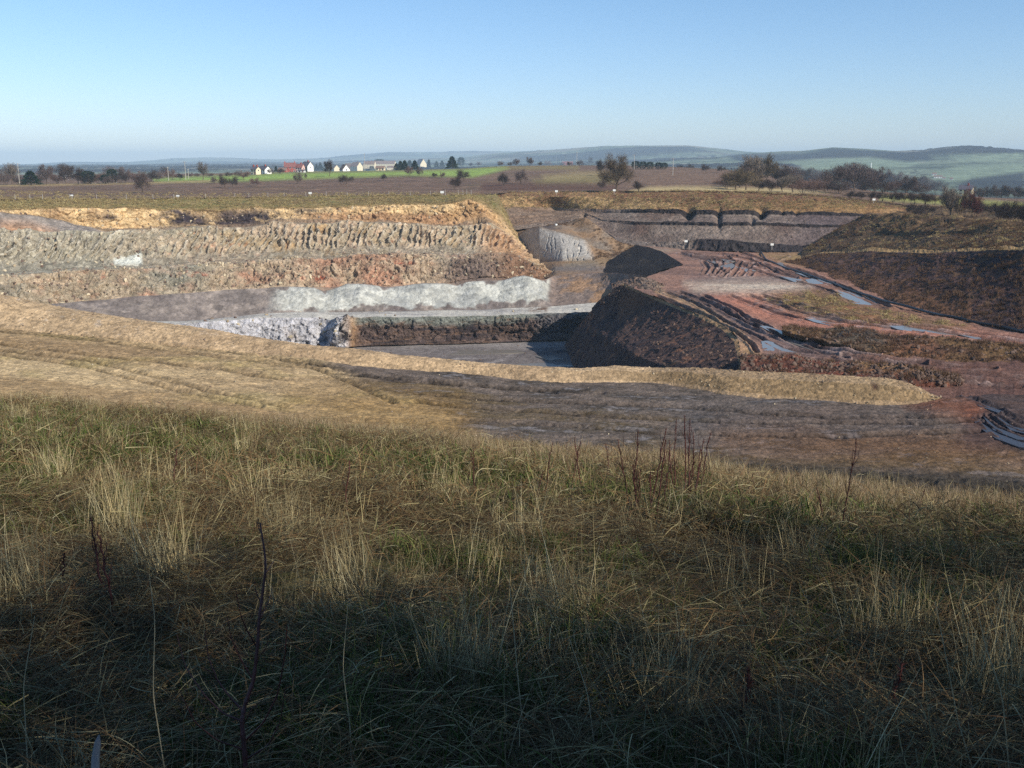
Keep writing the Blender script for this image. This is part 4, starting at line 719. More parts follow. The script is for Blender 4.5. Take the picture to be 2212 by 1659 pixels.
Wb = np.stack([GX, GY, GZ], -1); nb = fbm(Wb, 1.1, 4, 204); nb2 = fbm(Wb, 4, 3, 205)
cb = mixc(np.zeros(Wb.shape) + lin(96, 82, 54), lin(66, 70, 34), sstep(-.1, .3, nb + nb2 * .5)); cb = mixc(cb, lin(130, 112, 76), sstep(.1, .4, fbm(Wb, .4, 3, 206)) * .6)
tag(mesh_np("grass_bank_ground", Wb, gridfaces(*Wb.shape[:2]), cb * .8, M_EARTH), kind="structure")

M_BLADE = vcol_mat("dry_blades", rough=.75, spec=.12, rnd=.25)
protos = bpy.data.collections.new("tufts")           # sources of the scatter, never linked to the scene
def tuft(name, n, r, L, elev, bend, width, pal, z0=(0, .02), seg=4, swirl=None):
    q = np.random.default_rng(abs(hash(name)) % 1000 if False else sum(map(ord, name)))
    a = q.uniform(0, 2 * np.pi, n); rr = r * np.sqrt(q.random(n)); az = q.uniform(0, 2 * np.pi, n)
    if swirl is not None: az = swirl + q.normal(0, .5, n)
    e = np.radians(q.uniform(*elev, n)); l = q.uniform(*L, n); bd = q.uniform(*bend, n); w = q.uniform(*width, n); zb = q.uniform(*z0, n)
    base = np.stack([rr * np.cos(a), rr * np.sin(a), zb], 1); hd = np.stack([np.cos(az), np.sin(az), 0 * az], 1)
    sidev = np.stack([-np.sin(az), np.cos(az), 0 * az], 1); roll = q.uniform(-.9, .9, n); sidev = sidev * np.cos(roll)[:, None] + np.array([0, 0, 1]) * np.sin(roll)[:, None]
    cx = q.normal(0, .12, n); V = []
    for k in range(seg + 1):
        t = k / seg; p = base + hd * (np.cos(e) * l * t)[:, None] + sidev * (cx * l * t * t)[:, None]; p[:, 2] += np.sin(e) * l * t - bd * l * t * t
        ww = (w * (1 - .85 * t ** 1.5) * .5)[:, None] * sidev; V += [p - ww, p + ww]
    V = np.stack(V, 1); m = 2 * (seg + 1)                              # n, 2(seg+1), 3
    idx = (np.arange(n) * m)[:, None, None]; fq = np.stack([np.array([2 * k, 2 * k + 1, 2 * k + 3, 2 * k + 2]) for k in range(seg)])[None] + idx
    pc = np.array([lin(*c) for c in pal]); c = pc[q.integers(0, len(pc), n)] * q.uniform(.6, 1.15, (n, 1)) * np.array([.62, .64, .60]); c = np.repeat(c[:, None], m, 1)
    o = mesh_np(name, V, fq.reshape(-1, 4), c, M_BLADE, smooth=True); col.objects.unlink(o); return o
STRAW = [(176, 160, 118), (154, 136, 98), (134, 116, 84), (188, 174, 136), (118, 100, 72), (104, 86, 62)]
BROWN = [(128, 98, 68), (106, 80, 58), (150, 118, 82), (92, 70, 52)]
GREEN = [(92, 110, 52), (78, 94, 44), (108, 120, 64), (66, 82, 40), (126, 126, 74)]
PINK = [(214, 186, 156), (198, 168, 138), (224, 200, 172), (180, 150, 122)]
def coll(name, objs):
    c = bpy.data.collections.new(name)
    for i, o in enumerate(objs): o.name = "%s_%02d" % (name, i); c.objects.link(o)
    return c
def scatter(name, src, X, Y, scl, idx, tilt=.12, dz=0.0, label=None, Zb=None):
    n = len(X); Zb = bank_z(X, Y) + dz if Zb is None else Zb
    me = bpy.data.meshes.new(name); me.vertices.add(n); me.vertices.foreach_set("co", np.stack([X, Y, Zb], 1).astype(np.float32).ravel())
    q = np.random.default_rng(n); rot = np.stack([q.normal(0, tilt, n), q.normal(0, tilt, n), q.uniform(0, 6.283, n)], 1)
    rot[:, 0] -= .12                                                    # lean with the slope
    for nm, ty, arr in (("rot", 'FLOAT_VECTOR', rot), ("scl", 'FLOAT', scl), ("idx", 'INT', idx)):
        a = me.attributes.new(nm, ty, 'POINT'); a.data.foreach_set("vector" if ty == 'FLOAT_VECTOR' else "value", np.ascontiguousarray(arr, np.int32 if ty == 'INT' else np.float32).ravel())
    o = bpy.data.objects.new(name, me); col.objects.link(o)
    ng = bpy.data.node_groups.new(name, 'GeometryNodeTree'); ng.interface.new_socket("Geometry", in_out='INPUT', socket_type='NodeSocketGeometry'); ng.interface.new_socket("Geometry", in_out='OUTPUT', socket_type='NodeSocketGeometry')
    N = ng.nodes; gi = N.new("NodeGroupInput"); go = N.new("NodeGroupOutput"); ip = N.new("GeometryNodeInstanceOnPoints"); ci = N.new("GeometryNodeCollectionInfo")
    ci.inputs["Collection"].default_value = src; ci.inputs["Separate Children"].default_value = True; ci.inputs["Reset Children"].default_value = True
    def attr(nm, ty):
        a = N.new("GeometryNodeInputNamedAttribute"); a.data_type = ty; a.inputs["Name"].default_value = nm; return a.outputs[0]
    mp = N.new("GeometryNodeMeshToPoints"); ng.links.new(gi.outputs[0], mp.inputs[0]); ng.links.new(mp.outputs[0], ip.inputs["Points"]); ng.links.new(ci.outputs[0], ip.inputs["Instance"]); ip.inputs["Pick Instance"].default_value = True
    ng.links.new(attr("idx", 'INT'), ip.inputs["Instance Index"]); ng.links.new(attr("rot", 'FLOAT_VECTOR'), ip.inputs["Rotation"]); ng.links.new(attr("scl", 'FLOAT'), ip.inputs["Scale"])
    ng.links.new(ip.outputs[0], go.inputs[0]); md = o.modifiers.new("scatter", 'NODES'); md.node_group = ng
    return tag(o, label, None, None, "stuff")
def pts_in(n, d0, d1, power=1.0, margin=3.5, edge_only=None):
    """points in the wedge of bank in front of the camera, evenly per square metre, thinner with distance when power < 1"""
    q = np.random.default_rng(int(n + d0 * 10)); u = q.random(n * 3); d = (d0 ** (1 + power) + u * (d1 ** (1 + power) - d0 ** (1 + power))) ** (1 / (1 + power))
    X = q.uniform(-1, 1, n * 3) * (.56 * d + margin); xd = CX + F * X / np.maximum(d, 2) / 1.03
    de = np.interp(xd, E_[:, 0], E_[:, 2]); ok = d < de + 2.5
    if edge_only: ok &= d > de - edge_only
    X, d = X[ok][:n], d[ok][:n]; return X, d, np.interp(CX + F * X / np.maximum(d, 2) / 1.03, E_[:, 0], E_[:, 2])
mat_tufts = coll("thatch", [tuft("th%d" % i, 130, .38, (.10, .36), (1, 26), (.1, .5), (.0022, .0045), STRAW + BROWN, (0, .14), 4, swirl=(None if i % 2 else i * .8)) for i in range(8)])
mat_far = coll("thatchfar", [tuft("tf%d" % i, 120, .5, (.12, .34), (4, 46), (.1, .5), (.005, .009), STRAW + BROWN, (0, .14), 3) for i in range(5)])
up_tufts = coll("upright", [tuft("up%d" % i, 34, .16, (.25, .6), (62, 88), (.0, .22), (.0022, .004), [(236, 214, 168), (214, 190, 144), (196, 172, 128), (246, 228, 186)], (0, .02), 5) for i in range(6)])
gr_tufts = coll("green", [tuft("gr%d" % i, 90, .2, (.08, .26), (35, 85), (.1, .6), (.003, .006), GREEN, (0, .03), 4) for i in range(5)])
gr_far = coll("greenfar", [tuft("gf%d" % i, 70, .28, (.1, .26), (30, 80), (.1, .6), (.008, .013), GREEN, (0, .03), 3) for i in range(3)])
ed_tufts = coll("fine", [tuft("fi%d" % i, 90, .3, (.18, .45), (60, 88), (.05, .35), (.004, .008), PINK + STRAW[:2], (0, .02), 4) for i in range(5)])
def green_mask(X, Y):
    p = np.stack([X, Y, 0 * X], -1); x, y = proj(np.stack([X, Y, bank_z(X, Y, False)], -1))
    g_ = fbm(p, 1.6, 3, 211) + .10
    for (bx, by, sx, sy, a) in ((120, 950, 240, 45, .7), (330, 985, 140, 30, .4), (960, 1040, 220, 28, .55), (560, 1010, 160, 40, .25), (1500, 1110, 260, 50, .25), (1130, 1210, 120, 40, .3), (2000, 1200, 260, 60, .3), (1100, 1420, 120, 60, .35), (1680, 1440, 90, 50, .35), (550, 1180, 60, 40, .3), (780, 1590, 300, 60, .15)):
        g_ = g_ + a * np.exp(-((x - bx) / sx) ** 2 - ((y - by) / sy) ** 2)
    return g_
def bare_mask(X, Y): return fbm(np.stack([X, Y, 0 * X], -1), .9, 2, 212)
q_ = np.random.default_rng(5)
def sc(n, a, b): return q_.uniform(a, b, n)
X_, Y_, DE = pts_in(4200, 1.0, 9, .55); k = (bare_mask(X_, Y_) > np.where(Y_ < 5, -.6, -.19)); X_, Y_ = X_[k], Y_[k]
scatter("dry_grass", mat_tufts, X_, Y_, sc(len(X_), .7, 1.15), q_.integers(0, 8, len(X_)), .2)
X_, Y_, DE = pts_in(6400, 7.5, 31, .8); k = (bare_mask(X_, Y_) > -.2); X_, Y_ = X_[k], Y_[k]
scatter("dry_grass", mat_far, X_, Y_, sc(len(X_), .7, 1.15), q_.integers(0, 5, len(X_)), .2)
X_, Y_, DE = pts_in(3900, 1.6, 10, .6); k = green_mask(X_, Y_) > .12; X_, Y_ = X_[k], Y_[k]
scatter("green_grass", gr_tufts, X_, Y_, sc(len(X_), .7, 1.2), q_.integers(0, 5, len(X_)), .15, .03)
X_, Y_, DE = pts_in(6400, 8, 30, .9); k = (green_mask(X_, Y_) > .12) & (Y_ < DE - 2.2); X_, Y_ = X_[k], Y_[k]
scatter("green_grass", gr_far, X_, Y_, sc(len(X_), .8, 1.3), q_.integers(0, 3, len(X_)), .15, .03)
X_, Y_, DE = pts_in(3400, 1.9, 24, .6); k = (fbm(np.stack([X_, Y_, 0 * X_], -1), 1.2, 3, 213) > .12); X_, Y_ = X_[k], Y_[k]
scatter("tall_dry_grass", up_tufts, X_, Y_, sc(len(X_), .55, 1.15), q_.integers(0, 6, len(X_)), .16)
X_, Y_, DE = pts_in(11000, 10, 32, .9, edge_only=6.5); dn = (DE - Y_) / 6.5; k = (q_.random(len(X_)) > sstep(.3, .9, dn)); X_, Y_ = X_[k], Y_[k]
scatter("tall_dry_grass", ed_tufts, X_, Y_, sc(len(X_), .7, 1.1), q_.integers(0, 5, len(X_)), .12)

# tussocks of long dead grass standing up at certain spots
TS = [(620, 1065, 60, 9), (940, 1095, 40, 6), (100, 1060, 70, 9), (200, 945, 30, 5), (70, 930, 30, 5), (360, 1290, 50, 7), (1200, 1370, 60, 9), (1420, 1560, 60, 8), (2150, 1540, 70, 9), (540, 1110, 40, 5), (780, 1300, 60, 6), (1010, 1560, 50, 7), (1580, 1290, 50, 5), (250, 1180, 60, 6), (1930, 1420, 60, 6), (1700, 1250, 40, 5), (60, 1330, 40, 5), (1130, 1200, 30, 4)]
tx, ty = [], []
for (x, y, s, n) in TS:
    w = P(x, y, 1.0)
    for d in np.linspace(1.8, 30, 800):
        if w[2] * d <= bank_z(np.array([w[0] * d]), np.array([d]), False)[0]: break
    for _ in range(n): tx.append(w[0] * d + q_.normal(0, s / F * d * .5)); ty.append(d + q_.normal(0, s / F * d * .4))
tx, ty = np.array(tx), np.array(ty); scatter("tall_dry_grass", up_tufts, tx, ty, sc(len(tx), .8, 1.25), q_.integers(0, 6, len(tx)), .14)

# rubble and rough growth over the quarry ground
def rock(name, seed):
    q = np.random.default_rng(seed); import bmesh
    bm = bmesh.new(); bmesh.ops.create_icosphere(bm, subdivisions=2, radius=.5)
    V = np.array([v.co[:] for v in bm.verts]); V = V * (1 + .5 * fbm(V, .5, 2, seed)[:, None]) * np.array([1.2, .9, .65]); cuts = q.normal(size=(6, 3)); cuts /= np.linalg.norm(cuts, axis=1)[:, None]
    for cdir in cuts: k = V @ cdir - .3; V = V - np.maximum(k, 0)[:, None] * cdir
    Fc = np.array([[v.index for v in f.verts] for f in bm.faces]); bm.free()
    o = mesh_np(name, V, Fc, np.tile(lin(*[(168, 150, 122), (140, 124, 108), (196, 180, 150), (112, 92, 80)][seed % 4]) * .8, (len(V), 1)), M_BLADE, False); col.objects.unlink(o); return o
rocks = coll("stones", [rock("st%d" % i, i) for i in range(4)])
dark_rocks = coll("darkstones", [rock("ds%d" % i, 3 + 4 * i) for i in range(3)])
def pick(Wp, n, mask=None, power=None):
    r = Wp.reshape(-1, 3); x, y = proj(r)
    ok = np.arange(len(r)) if mask is None else np.where(mask(x, y, r))[0]
    k = q_.choice(ok, min(n, len(ok)), replace=False); p = r[k].copy(); p[:, :2] += q_.normal(0, .1, (len(k), 2)); return p
def scat(name, src, nsrc, p, s0, s1, tilt, dz=0.0, pw=1.0):
    s = s0 + (s1 - s0) * q_.random(len(p)) ** pw; scatter(name, src, p[:, 0], p[:, 1], s, q_.integers(0, nsrc, len(p)), tilt, Zb=p[:, 2] + dz)
allr = np.concatenate([pick(BERMW, 1500, lambda x, y, r: (x > -20) & (x < 2040) & (fbm(r, 6, 2, 220) > np.where((x > 1440) | (x < 600), -.15, .2))), pick(ROADW, 1500, lambda x, y, r: (y > 700) & (x > -20) & (x < 2230) & (r[:, 1] < 95))[:500]])
scat("rubble", rocks, 4, allr, .05, .24, 1.0, -.02, 3)
scat("rubble", rocks, 4, np.concatenate([pick(WALLW[WALLS[:, 0] == 4], 1800), pick(WALLW[WALLS[:, 0] == 5], 700), pick(WALLW[WALLS[:, 0] == 1], 120), pick(WALLW[WALLS[:, 0] == 0], 300, lambda x, y, r: x < 770), pick(WALLW[WALLS[:, 0] == 6], 900), pick(WALLW[WALLS[:, 0] == 9], 500)]), .15, 1.1, 1.0, -.05, 3)
scat("rubble", dark_rocks, 3, pick(FLOORW, 260, lambda x, y, r: y > 740), .1, .7, 1.0, -.05, 3)
scat("rubble", dark_rocks, 3, np.concatenate([pick(HEAPW, 1100), pick(RIDGES[0], 2200), pick(RIDGES[1], 900), pick(RIDGES[2], 800), pick(FARW, 500, lambda x, y, r: y > 455)]), .08, .7, 1.0, -.02, 3)
scrub = coll("scrub", [tuft("sc%d" % i, 60, .6, (.25, .75), (35, 85), (.1, .5), (.025, .055), [(214, 188, 132), (190, 160, 112), (170, 130, 94), (160, 146, 98), (230, 210, 154)], (0, .05), 3) for i in range(4)])
dscrub = coll("brownscrub", [tuft("bs%d" % i, 60, .6, (.25, .8), (40, 88), (.0, .4), (.025, .055), [(138, 100, 80), (114, 84, 70), (160, 126, 94), (98, 80, 64)], (0, .05), 3) for i in range(3)])
scat("rough_grass", scrub, 4, np.concatenate([pick(WALLW[WALLS[:, 0] == 10], 4000), pick(FARW, 1700, lambda x, y, r: (y < 452) & (r[:, 1] > 308)), pick(PADW, 160, lambda x, y, r: poly(x, y, [(1650, 642), (1740, 630), (1810, 634), (1860, 662), (1950, 678), (2090, 705), (2060, 708), (1900, 700), (1780, 688), (1690, 664)], 8) > .5), pick(FLDW, 2500, lambda x, y, r: r[:, 1] < 360)]), .5, 1.2, .2)
scat("rough_grass", scrub, 4, pick(RMW, 900, lambda x, y, r: (y < 545) & (fbm(r, 5, 2, 221) > -.1)), .35, .95, .2)
scat("rough_grass", dscrub, 3, np.concatenate([pick(RMW, 1800, lambda x, y, r: (y > 548)), pick(RMW, 2200, lambda x, y, r: (y < 540) & (fbm(r, 7, 2, 222) > -.05)), pick(FARW, 450, lambda x, y, r: (y < 440)), pick(RIDGES[0], 160), pick(RIDGES[1], 420), pick(FLDW, 1500, lambda x, y, r: (r[:, 1] < 350) & (x > 1040)), pick(MIDW, 500, lambda x, y, r: ((x > 1285) | (y < 488)))]), .35, 1.0, .2)
# ================================================================== trees
M_TWIG = vcol_mat("twigs", rough=.9, spec=.05, rnd=.18); M_BARK = flat_mat("bark", (96, 80, 66), .95, .3, .5)
M_NEEDLE = vcol_mat("needles", rough=.8, spec=.1, rnd=.15)
def slivers(cent, direc, length, width, colr, q):
    n = len(cent); dn = direc / (np.linalg.norm(direc, axis=1, keepdims=True) + 1e-9); s = np.cross(dn, q.normal(size=(n, 3))); s /= np.linalg.norm(s, axis=1, keepdims=True) + 1e-9
    a = cent; b = cent + dn * length[:, None]; V = np.stack([a - s * width[:, None] / 2, a + s * width[:, None] / 2, b + s * width[:, None] * .2, b - s * width[:, None] * .2], 1)
    return V, np.arange(4 * n).reshape(n, 4), np.repeat(colr[:, None], 4, 1)
def tubes(segs, sides=5):
    V, Fc = [], []; n = 0
    for p0, p1, r0, r1 in segs:
        p0, p1 = np.array(p0, float), np.array(p1, float); d = p1 - p0; d /= np.linalg.norm(d) + 1e-9
        u = np.cross(d, [0.3, 0.9, 0.2]); u /= np.linalg.norm(u); v = np.cross(d, u)
        for k in range(sides):
            a = 2 * np.pi * k / sides; V.append(p0 + (u * np.cos(a) + v * np.sin(a)) * r0)
        for k in range(sides):
            a = 2 * np.pi * k / sides; V.append(p1 + (u * np.cos(a) + v * np.sin(a)) * r1)
        for k in range(sides): Fc.append((n + k, n + (k + 1) % sides, n + sides + (k + 1) % sides, n + sides + k))
        n += 2 * sides
    return np.array(V), np.array(Fc)
def bare(name, seed, wide=.8, low=.2, dens=1.0, pal=((92, 78, 74), (74, 62, 60), (108, 92, 84)), multi=1, lean=0, tw=1.0):
    """bare winter tree one metre high (scaled when placed): Empty > trunk, crown"""
    q = np.random.default_rng(seed); root = bpy.data.objects.new(name, None); col.objects.link(root); segs = []; ends = []
    R0 = .028 if multi == 1 else .014
    for m in range(multi):
        bx = np.array([q.normal(0, .03), q.normal(0, .03), 0]) * (multi > 1); tp = np.array([q.normal(0, .06) + lean, q.normal(0, .06), .32 + .1 * q.random()]) + bx * 4
        segs += [(bx - [0, 0, .05], tp * .5 + bx * .5, R0, R0 * .8), (tp * .5 + bx * .5, tp, R0 * .8, R0 * .6)]
        for k in range(int(9 / multi) + 3):
            a = q.uniform(0, 6.28); st = bx + (tp - bx) * q.uniform(.45 if low < .3 else .7, 1); rr = wide * .5 * q.uniform(.35, 1) ; hh = low + (1 - low) * q.uniform(.3, 1) * (1 - .35 * (rr / (wide * .5)) ** 2)
            e = np.array([rr * np.cos(a), rr * np.sin(a), hh]); md = (st + e) / 2 + np.array([0, 0, -.03]) + q.normal(0, .02, 3)
            segs += [(st, md, R0 * .4, R0 * .26), (md, e, R0 * .26, R0 * .1)]; ends += [md, e, (md + e) / 2]
            for _ in range(3):
                e2 = md + (e - md) * q.uniform(.2, .9) + q.normal(0, .07, 3) * [1, 1, .7] + [0, 0, .04]; segs.append((md, e2, R0 * .2, R0 * .07)); ends.append(e2)
    V, Fc = tubes(segs, 4); trunk = mesh_np("trunk", V, Fc, None, M_BARK, True, root)
    ends = np.array(ends); cl = []
    nT = int(4200 * dens); pick = ends[q.integers(0, len(ends), nT)]; off = q.normal(0, .055, (nT, 3)) * [wide, wide, 1]; c = pick + off; c[:, 2] = np.maximum(c[:, 2], low * .5)
    out = c - np.array([0, 0, .25]); dr = out / (np.linalg.norm(out, axis=1, keepdims=True) + 1e-6) * .8 + q.normal(0, .5, (nT, 3)) + [0, 0, .5]
    pc = np.array([lin(*p) for p in pal]); cc = pc[q.integers(0, len(pc), nT)] * q.uniform(.7, 1.3, (nT, 1))
    Vv, Ff, Cc = slivers(c, dr, q.uniform(.03, .085, nT), q.uniform(.006, .012, nT) * tw, cc, q)
    mesh_np("crown", Vv, Ff, Cc, M_TWIG, False, root); return root
def conifer(name, seed, wide=.6, roundt=False, pal=((34, 52, 34), (44, 62, 38), (28, 42, 30))):
    q = np.random.default_rng(seed); root = bpy.data.objects.new(name, None); col.objects.link(root)
    V, Fc = tubes([((0, 0, -.05), (0, 0, .5), .03, .02), ((0, 0, .5), (0, 0, .9), .02, .006)], 5); mesh_np("trunk", V, Fc, None, M_BARK, True, root)
    n = 3600; h = q.random(n) ** (.8 if not roundt else .6); lob = 1 + .18 * np.sin(h * 23 + q.random()) + .12 * q.normal(size=n)
    rad = wide * .5 * (np.where(roundt, np.sqrt(np.clip(1 - (2 * h - 1) ** 2 * .9, 0, 1)), (1 - h) ** .75 + .04)) * lob * np.sqrt(q.uniform(.35, 1, n)); a = q.uniform(0, 6.28, n)
    c = np.stack([rad * np.cos(a), rad * np.sin(a), .04 + h * .94], 1); cn = fbm(c * 8, 1, 2, seed); c = c[cn > -.32]; n = len(c)
    dr = c * [1, 1, 0] / (np.linalg.norm(c[:, :2], axis=1, keepdims=True) + .01) + q.normal(0, .45, (n, 3)) + [0, 0, .15]
    pc = np.array([lin(*p) for p in pal]); cc = pc[q.integers(0, len(pc), n)] * q.uniform(.6, 1.4, (n, 1))
    Vv, Ff, Cc = slivers(c, dr, q.uniform(.04, .09, n), q.uniform(.018, .035, n), cc, q); mesh_np("crown", Vv, Ff, Cc, M_NEEDLE, False, root); return root
RED = ((104, 82, 74), (86, 68, 62), (118, 92, 80)); OLV = ((104, 90, 70), (88, 76, 60), (120, 104, 80)); GREY = ((104, 94, 84), (88, 78, 72), (124, 112, 98)); DRK = ((68, 58, 54), (56, 48, 46), (80, 66, 58))
CRM = ((100, 58, 54), (82, 48, 48), (114, 72, 62))
KINDS = {
    'tree': [lambda: bare("bare_tree", 1, .95, .22, 1.1), lambda: bare("bare_tree", 2, .8, .2, 1.1, DRK), lambda: bare("bare_tree", 3, 1.1, .2, 1.2)],
    'sparse': [lambda: bare("bare_tree", 4, .6, .25, .55, GREY)],
    'olive': [lambda: bare("bare_tree", 5, 1.0, .12, 1.3, OLV), lambda: bare("bare_tree", 6, .9, .1, 1.2, GREY)],
    'bush': [lambda: bare("bare_bush", 7, 1.25, .1, 1.1, multi=4), lambda: bare("bare_bush", 8, 1.4, .06, 1.2, RED, multi=4), lambda: bare("bare_bush", 9, 1.3, .06, 1.2, DRK, multi=5)],
    'crimson': [lambda: bare("bare_tree", 10, .95, .1, 1.2, CRM, multi=2)],
    'thin': [lambda: bare('bare_tree', 21, 1.0, .2, .4, GREY, tw=.55), lambda: bare('bare_tree', 22, 1.1, .2, .45, tw=.55)],
    'thick': [lambda: bare('bare_tree', 23, 1.0, .2, .8, GREY, tw=.6), lambda: bare('bare_tree', 24, 1.1, .2, .8, tw=.6)],
    'big': [lambda: bare("bare_tree", 11, 1.0, .13, 2.6, OLV + DRK, tw=.5)],
    'conifer': [lambda: conifer("conifer", 12, .62), lambda: conifer("conifer", 13, .75)],
    'column': [lambda: conifer("conifer", 14, .34)],
    'evergreen': [lambda: conifer("evergreen_tree", 15, 1.0, True, ((40, 56, 42), (52, 62, 46), (34, 46, 38))), lambda: conifer("evergreen_bush", 16, 1.5, True)]}
made = {}
def proto(kind, v):
    key = (kind, v % len(KINDS[kind])); 
    if key not in made: made[key] = KINDS[kind][key[1]](); return made[key], True
    return made[key], False
def dup(root):
    r = root.copy(); col.objects.link(r)
    for ch in root.children:
        c = ch.copy(); col.objects.link(c); c.parent = r
        for g_ in ch.children: d_ = g_.copy(); col.objects.link(d_); d_.parent = c
    return r
GND = np.concatenate([FLDW.reshape(-1, 3), HILLW[:60].reshape(-1, 3)]); gxp, gyp = proj(GND)
def on_ground(x, y):
    k = np.argmin((gxp - x) ** 2 + ((gyp - y) * 2) ** 2); return GND[k].copy()
tq = np.random.default_rng(77)
def tree(kind, x, y, h, label, group=None, wide=1.0, v=None, d=None, cat=None):
    v = int(tq.integers(0, 9)) if v is None else v; o, first = proto(kind, v)
    if not first: o = dup(o)
    p = on_ground(x, y) if d is None else P(x, y, d); s = h / F * p[1] * 1.02
    o.location = p; o.scale = (s * wide, s * wide, s); o.rotation_euler = (0, 0, tq.uniform(0, 6.28))
    for k in ("label", "category", "group", "kind"):
        if k in o: del o[k]
    tag(o, label, cat or ("bush" if "bush" in o.name else "tree"), group); return o
HG = "bare trees of the hedgerow along the far field"
# left hedgerow
for x, y, h, kd, w in ((12, 400, 30, 'bush', 1), (-10, 400, 26, 'bush', 1), (28, 399, 43, 'sparse', 1.1), (84, 399, 24, 'bush', 1), (100, 399, 41, 'tree', .9), (122, 398, 26, 'bush', 1), (146, 398, 44, 'tree', 1.15), (168, 398, 36, 'tree', .9), (178, 398, 24, 'bush', 1.1),
                       (198, 398, 24, 'bush', 1.1), (214, 397, 26, 'bush', 1), (258, 396, 26, 'bush', 1), (272, 396, 34, 'tree', .95), (292, 395, 26, 'bush', 1.1), (326, 393, 26, 'bush', 1), (340, 392, 24, 'bush', 1), (356, 390, 30, 'tree', .85), (371, 389, 24, 'bush', 1), (388, 388, 14, 'bush', 1.2), (60, 399, 18, 'bush', 1), (40, 399, 20, 'bush', 1.2), (233, 397, 16, 'bush', 1.3), (305, 395, 22, 'bush', 1.1)):
    tree(kd, x, y, h, "bare brown tree or bush in the hedgerow beyond the ploughed field, left of the village", HG, w)
for x, h in ((410, 11), (425, 9), (455, 10), (475, 9), (495, 12), (515, 14), (20, 30), (130, 30), (240, 24), (560, 10), (585, 12), (605, 13)):
    tree('bush', x, 383 if x < 530 else 376, h, "low bare bush on the skyline beside or beyond the green field by the village", "low skyline bushes", 1.1)
tree('conifer', 66, 400, 29, "bushy dark green conifer standing in the hedgerow beside the first pole", None, 1.7, 1)
tree('evergreen', 227, 397, 19, "small round dark evergreen bush in front of the brown hedgerow", None, 1.0, 0)
tree('evergreen', 245, 396, 29, "blackish evergreen tree rising above the hedgerow beside the round evergreen bush", None, .8, 0)
tree('evergreen', 190, 398, 27, "wide low dark evergreen tree behind the hedgerow by the short pole", None, 1.1, 0)
tree('bush', 310, 417, 46, "largest bare bush, alone in the ploughed field with a dark base", None, .72, 0)
tree('sparse', 439, 389, 38, "thin sparse bare tree at the tip of the green field, beside the tall pole", None, .95)
for x, y, h, l, w, v in ((462, 397, 16, "small bare bush just below the thin sparse tree", .8, 0), (484, 405, 26, "dark bare bush, first of the pair in the ploughed field below the stone house", .9, 2), (505, 405, 25, "dark bare bush, second of the pair in the ploughed field below the stone house", .8, 2),
                         (529, 388, 20, "reddish bare bush against the green field beside the stone and white house", .9, 1), (552, 402, 19, "low brown bush in the field below the white gabled house", 1, 1), (644, 397, 26, "pale bare bush below the red brick house at the field edge", .75, 0),
                         (747, 398, 21, "wide dark bare bush on the field edge below the bungalows", 1.3, 2), (828, 390, 15, "small round dark bush on the field edge below the long stone terrace", .9, 2), (883, 381, 23, "reddish bush on the green field in front of the conifers", .6, 1),
                         (905, 381, 20, "brown bush on the green field below the steep roofed house", .7, 0), (923, 384, 16, "dark rounded thicket on the green field edge", 1.4, 2), (941, 384, 11, "low dark thicket joined to the rounded thicket on the field edge", 1.2, 2), (956, 385, 14, "small reddish bush beside the dark thickets on the green field", .7, 1),
                         (1003, 391, 25, "leaning dark bush with green base on the bright green field", 1.15, 2), (983, 410, 31, "big dark twin stemmed bush in the brown field near the rim sign", .9, 2), (1088, 401, 28, "round dark bush in the brown field, first of the two before the tan field", .85, 2),
                         (1124, 397, 31, "round brown bush in the brown field, second of the two before the tan field", .85, 0), (1379, 414, 24, "small round dark bush beside the big tree on the straw coloured field", .9, 2), (1298, 409, 22, "thin bare bush in the shade beside the big tree", .8, 0)):
    tree('bush', x, y, h, l, None, w, v)
tree('tree', 710, 381, 36, "dark round headed bare tree on the green field before the bungalows", None, .8, 1)
tree('column', 662, 372, 11, "narrow upright conifer in front of the white rendered house", None, 1)
tree('bush', 662, 386, 12, "thin low bush on the green field right below the narrow conifer", None, .5, 0)
for x, y, h, l in ((683, 369, 14, "shorter of the two dark conifers behind the white rendered house"), (692, 369, 17, "taller of the two dark conifers behind the white rendered house"), (597, 371, 12, "small pointed conifer between the stone house and the red brick house")): tree('conifer', x, y, h, l, None, 1.0)
for x, h in ((855, 14), (864, 19), (874, 20), (885, 20), (896, 20)): tree('conifer', x, 368, h, "dark conifer in the dense group between the stone terrace and the steep roofed house", "dense group of village conifers", 1.3, int(x))
for x, y, h, l, k, w in ((825, 350, 13, "round topped dark tree rising behind the stone terrace roofs", 'evergreen', 1.6), (925, 363, 18, "slim pointed conifer right of the steep roofed house", 'column', 1.2), (943, 363, 14, "smaller blue green conifer, first of the pair before the tall dark one", 'conifer', 1.2), (956, 363, 15, "smaller blue green conifer, second of the pair before the tall dark one", 'conifer', 1.2),
                     (978, 365, 25, "tallest dark conifer at the end of the village by the green field", 'conifer', 1.5), (996, 360, 19, "brownish dark tree close behind the tallest conifer", 'evergreen', .75), (802, 366, 7, "yellow green hedge bush before the stone terrace", 'evergreen', 1.4)):
    tree(k, x, y, h, l, None, w, 0)
for x, h in ((1015, 9), (1034, 10), (1081, 11), (1100, 9), (1116, 15), (1145, 19), (1165, 10), (1185, 12), (1213, 9), (1232, 10), (1252, 13)):
    tree('bush' if h < 14 else 'tree', x, 359, h, "small bare tree on the brown ridge skyline right of the village", "small trees on the brown ridge skyline", 1.1)
tree('tree', 1276, 358, 19, "tallest round tree of the brown ridge skyline, beside the far pole", None, .8, 1)
tree('big', 1331, 413, 73, "big olive brown tree dominating the middle of the rim field", None, 1.02, 0)
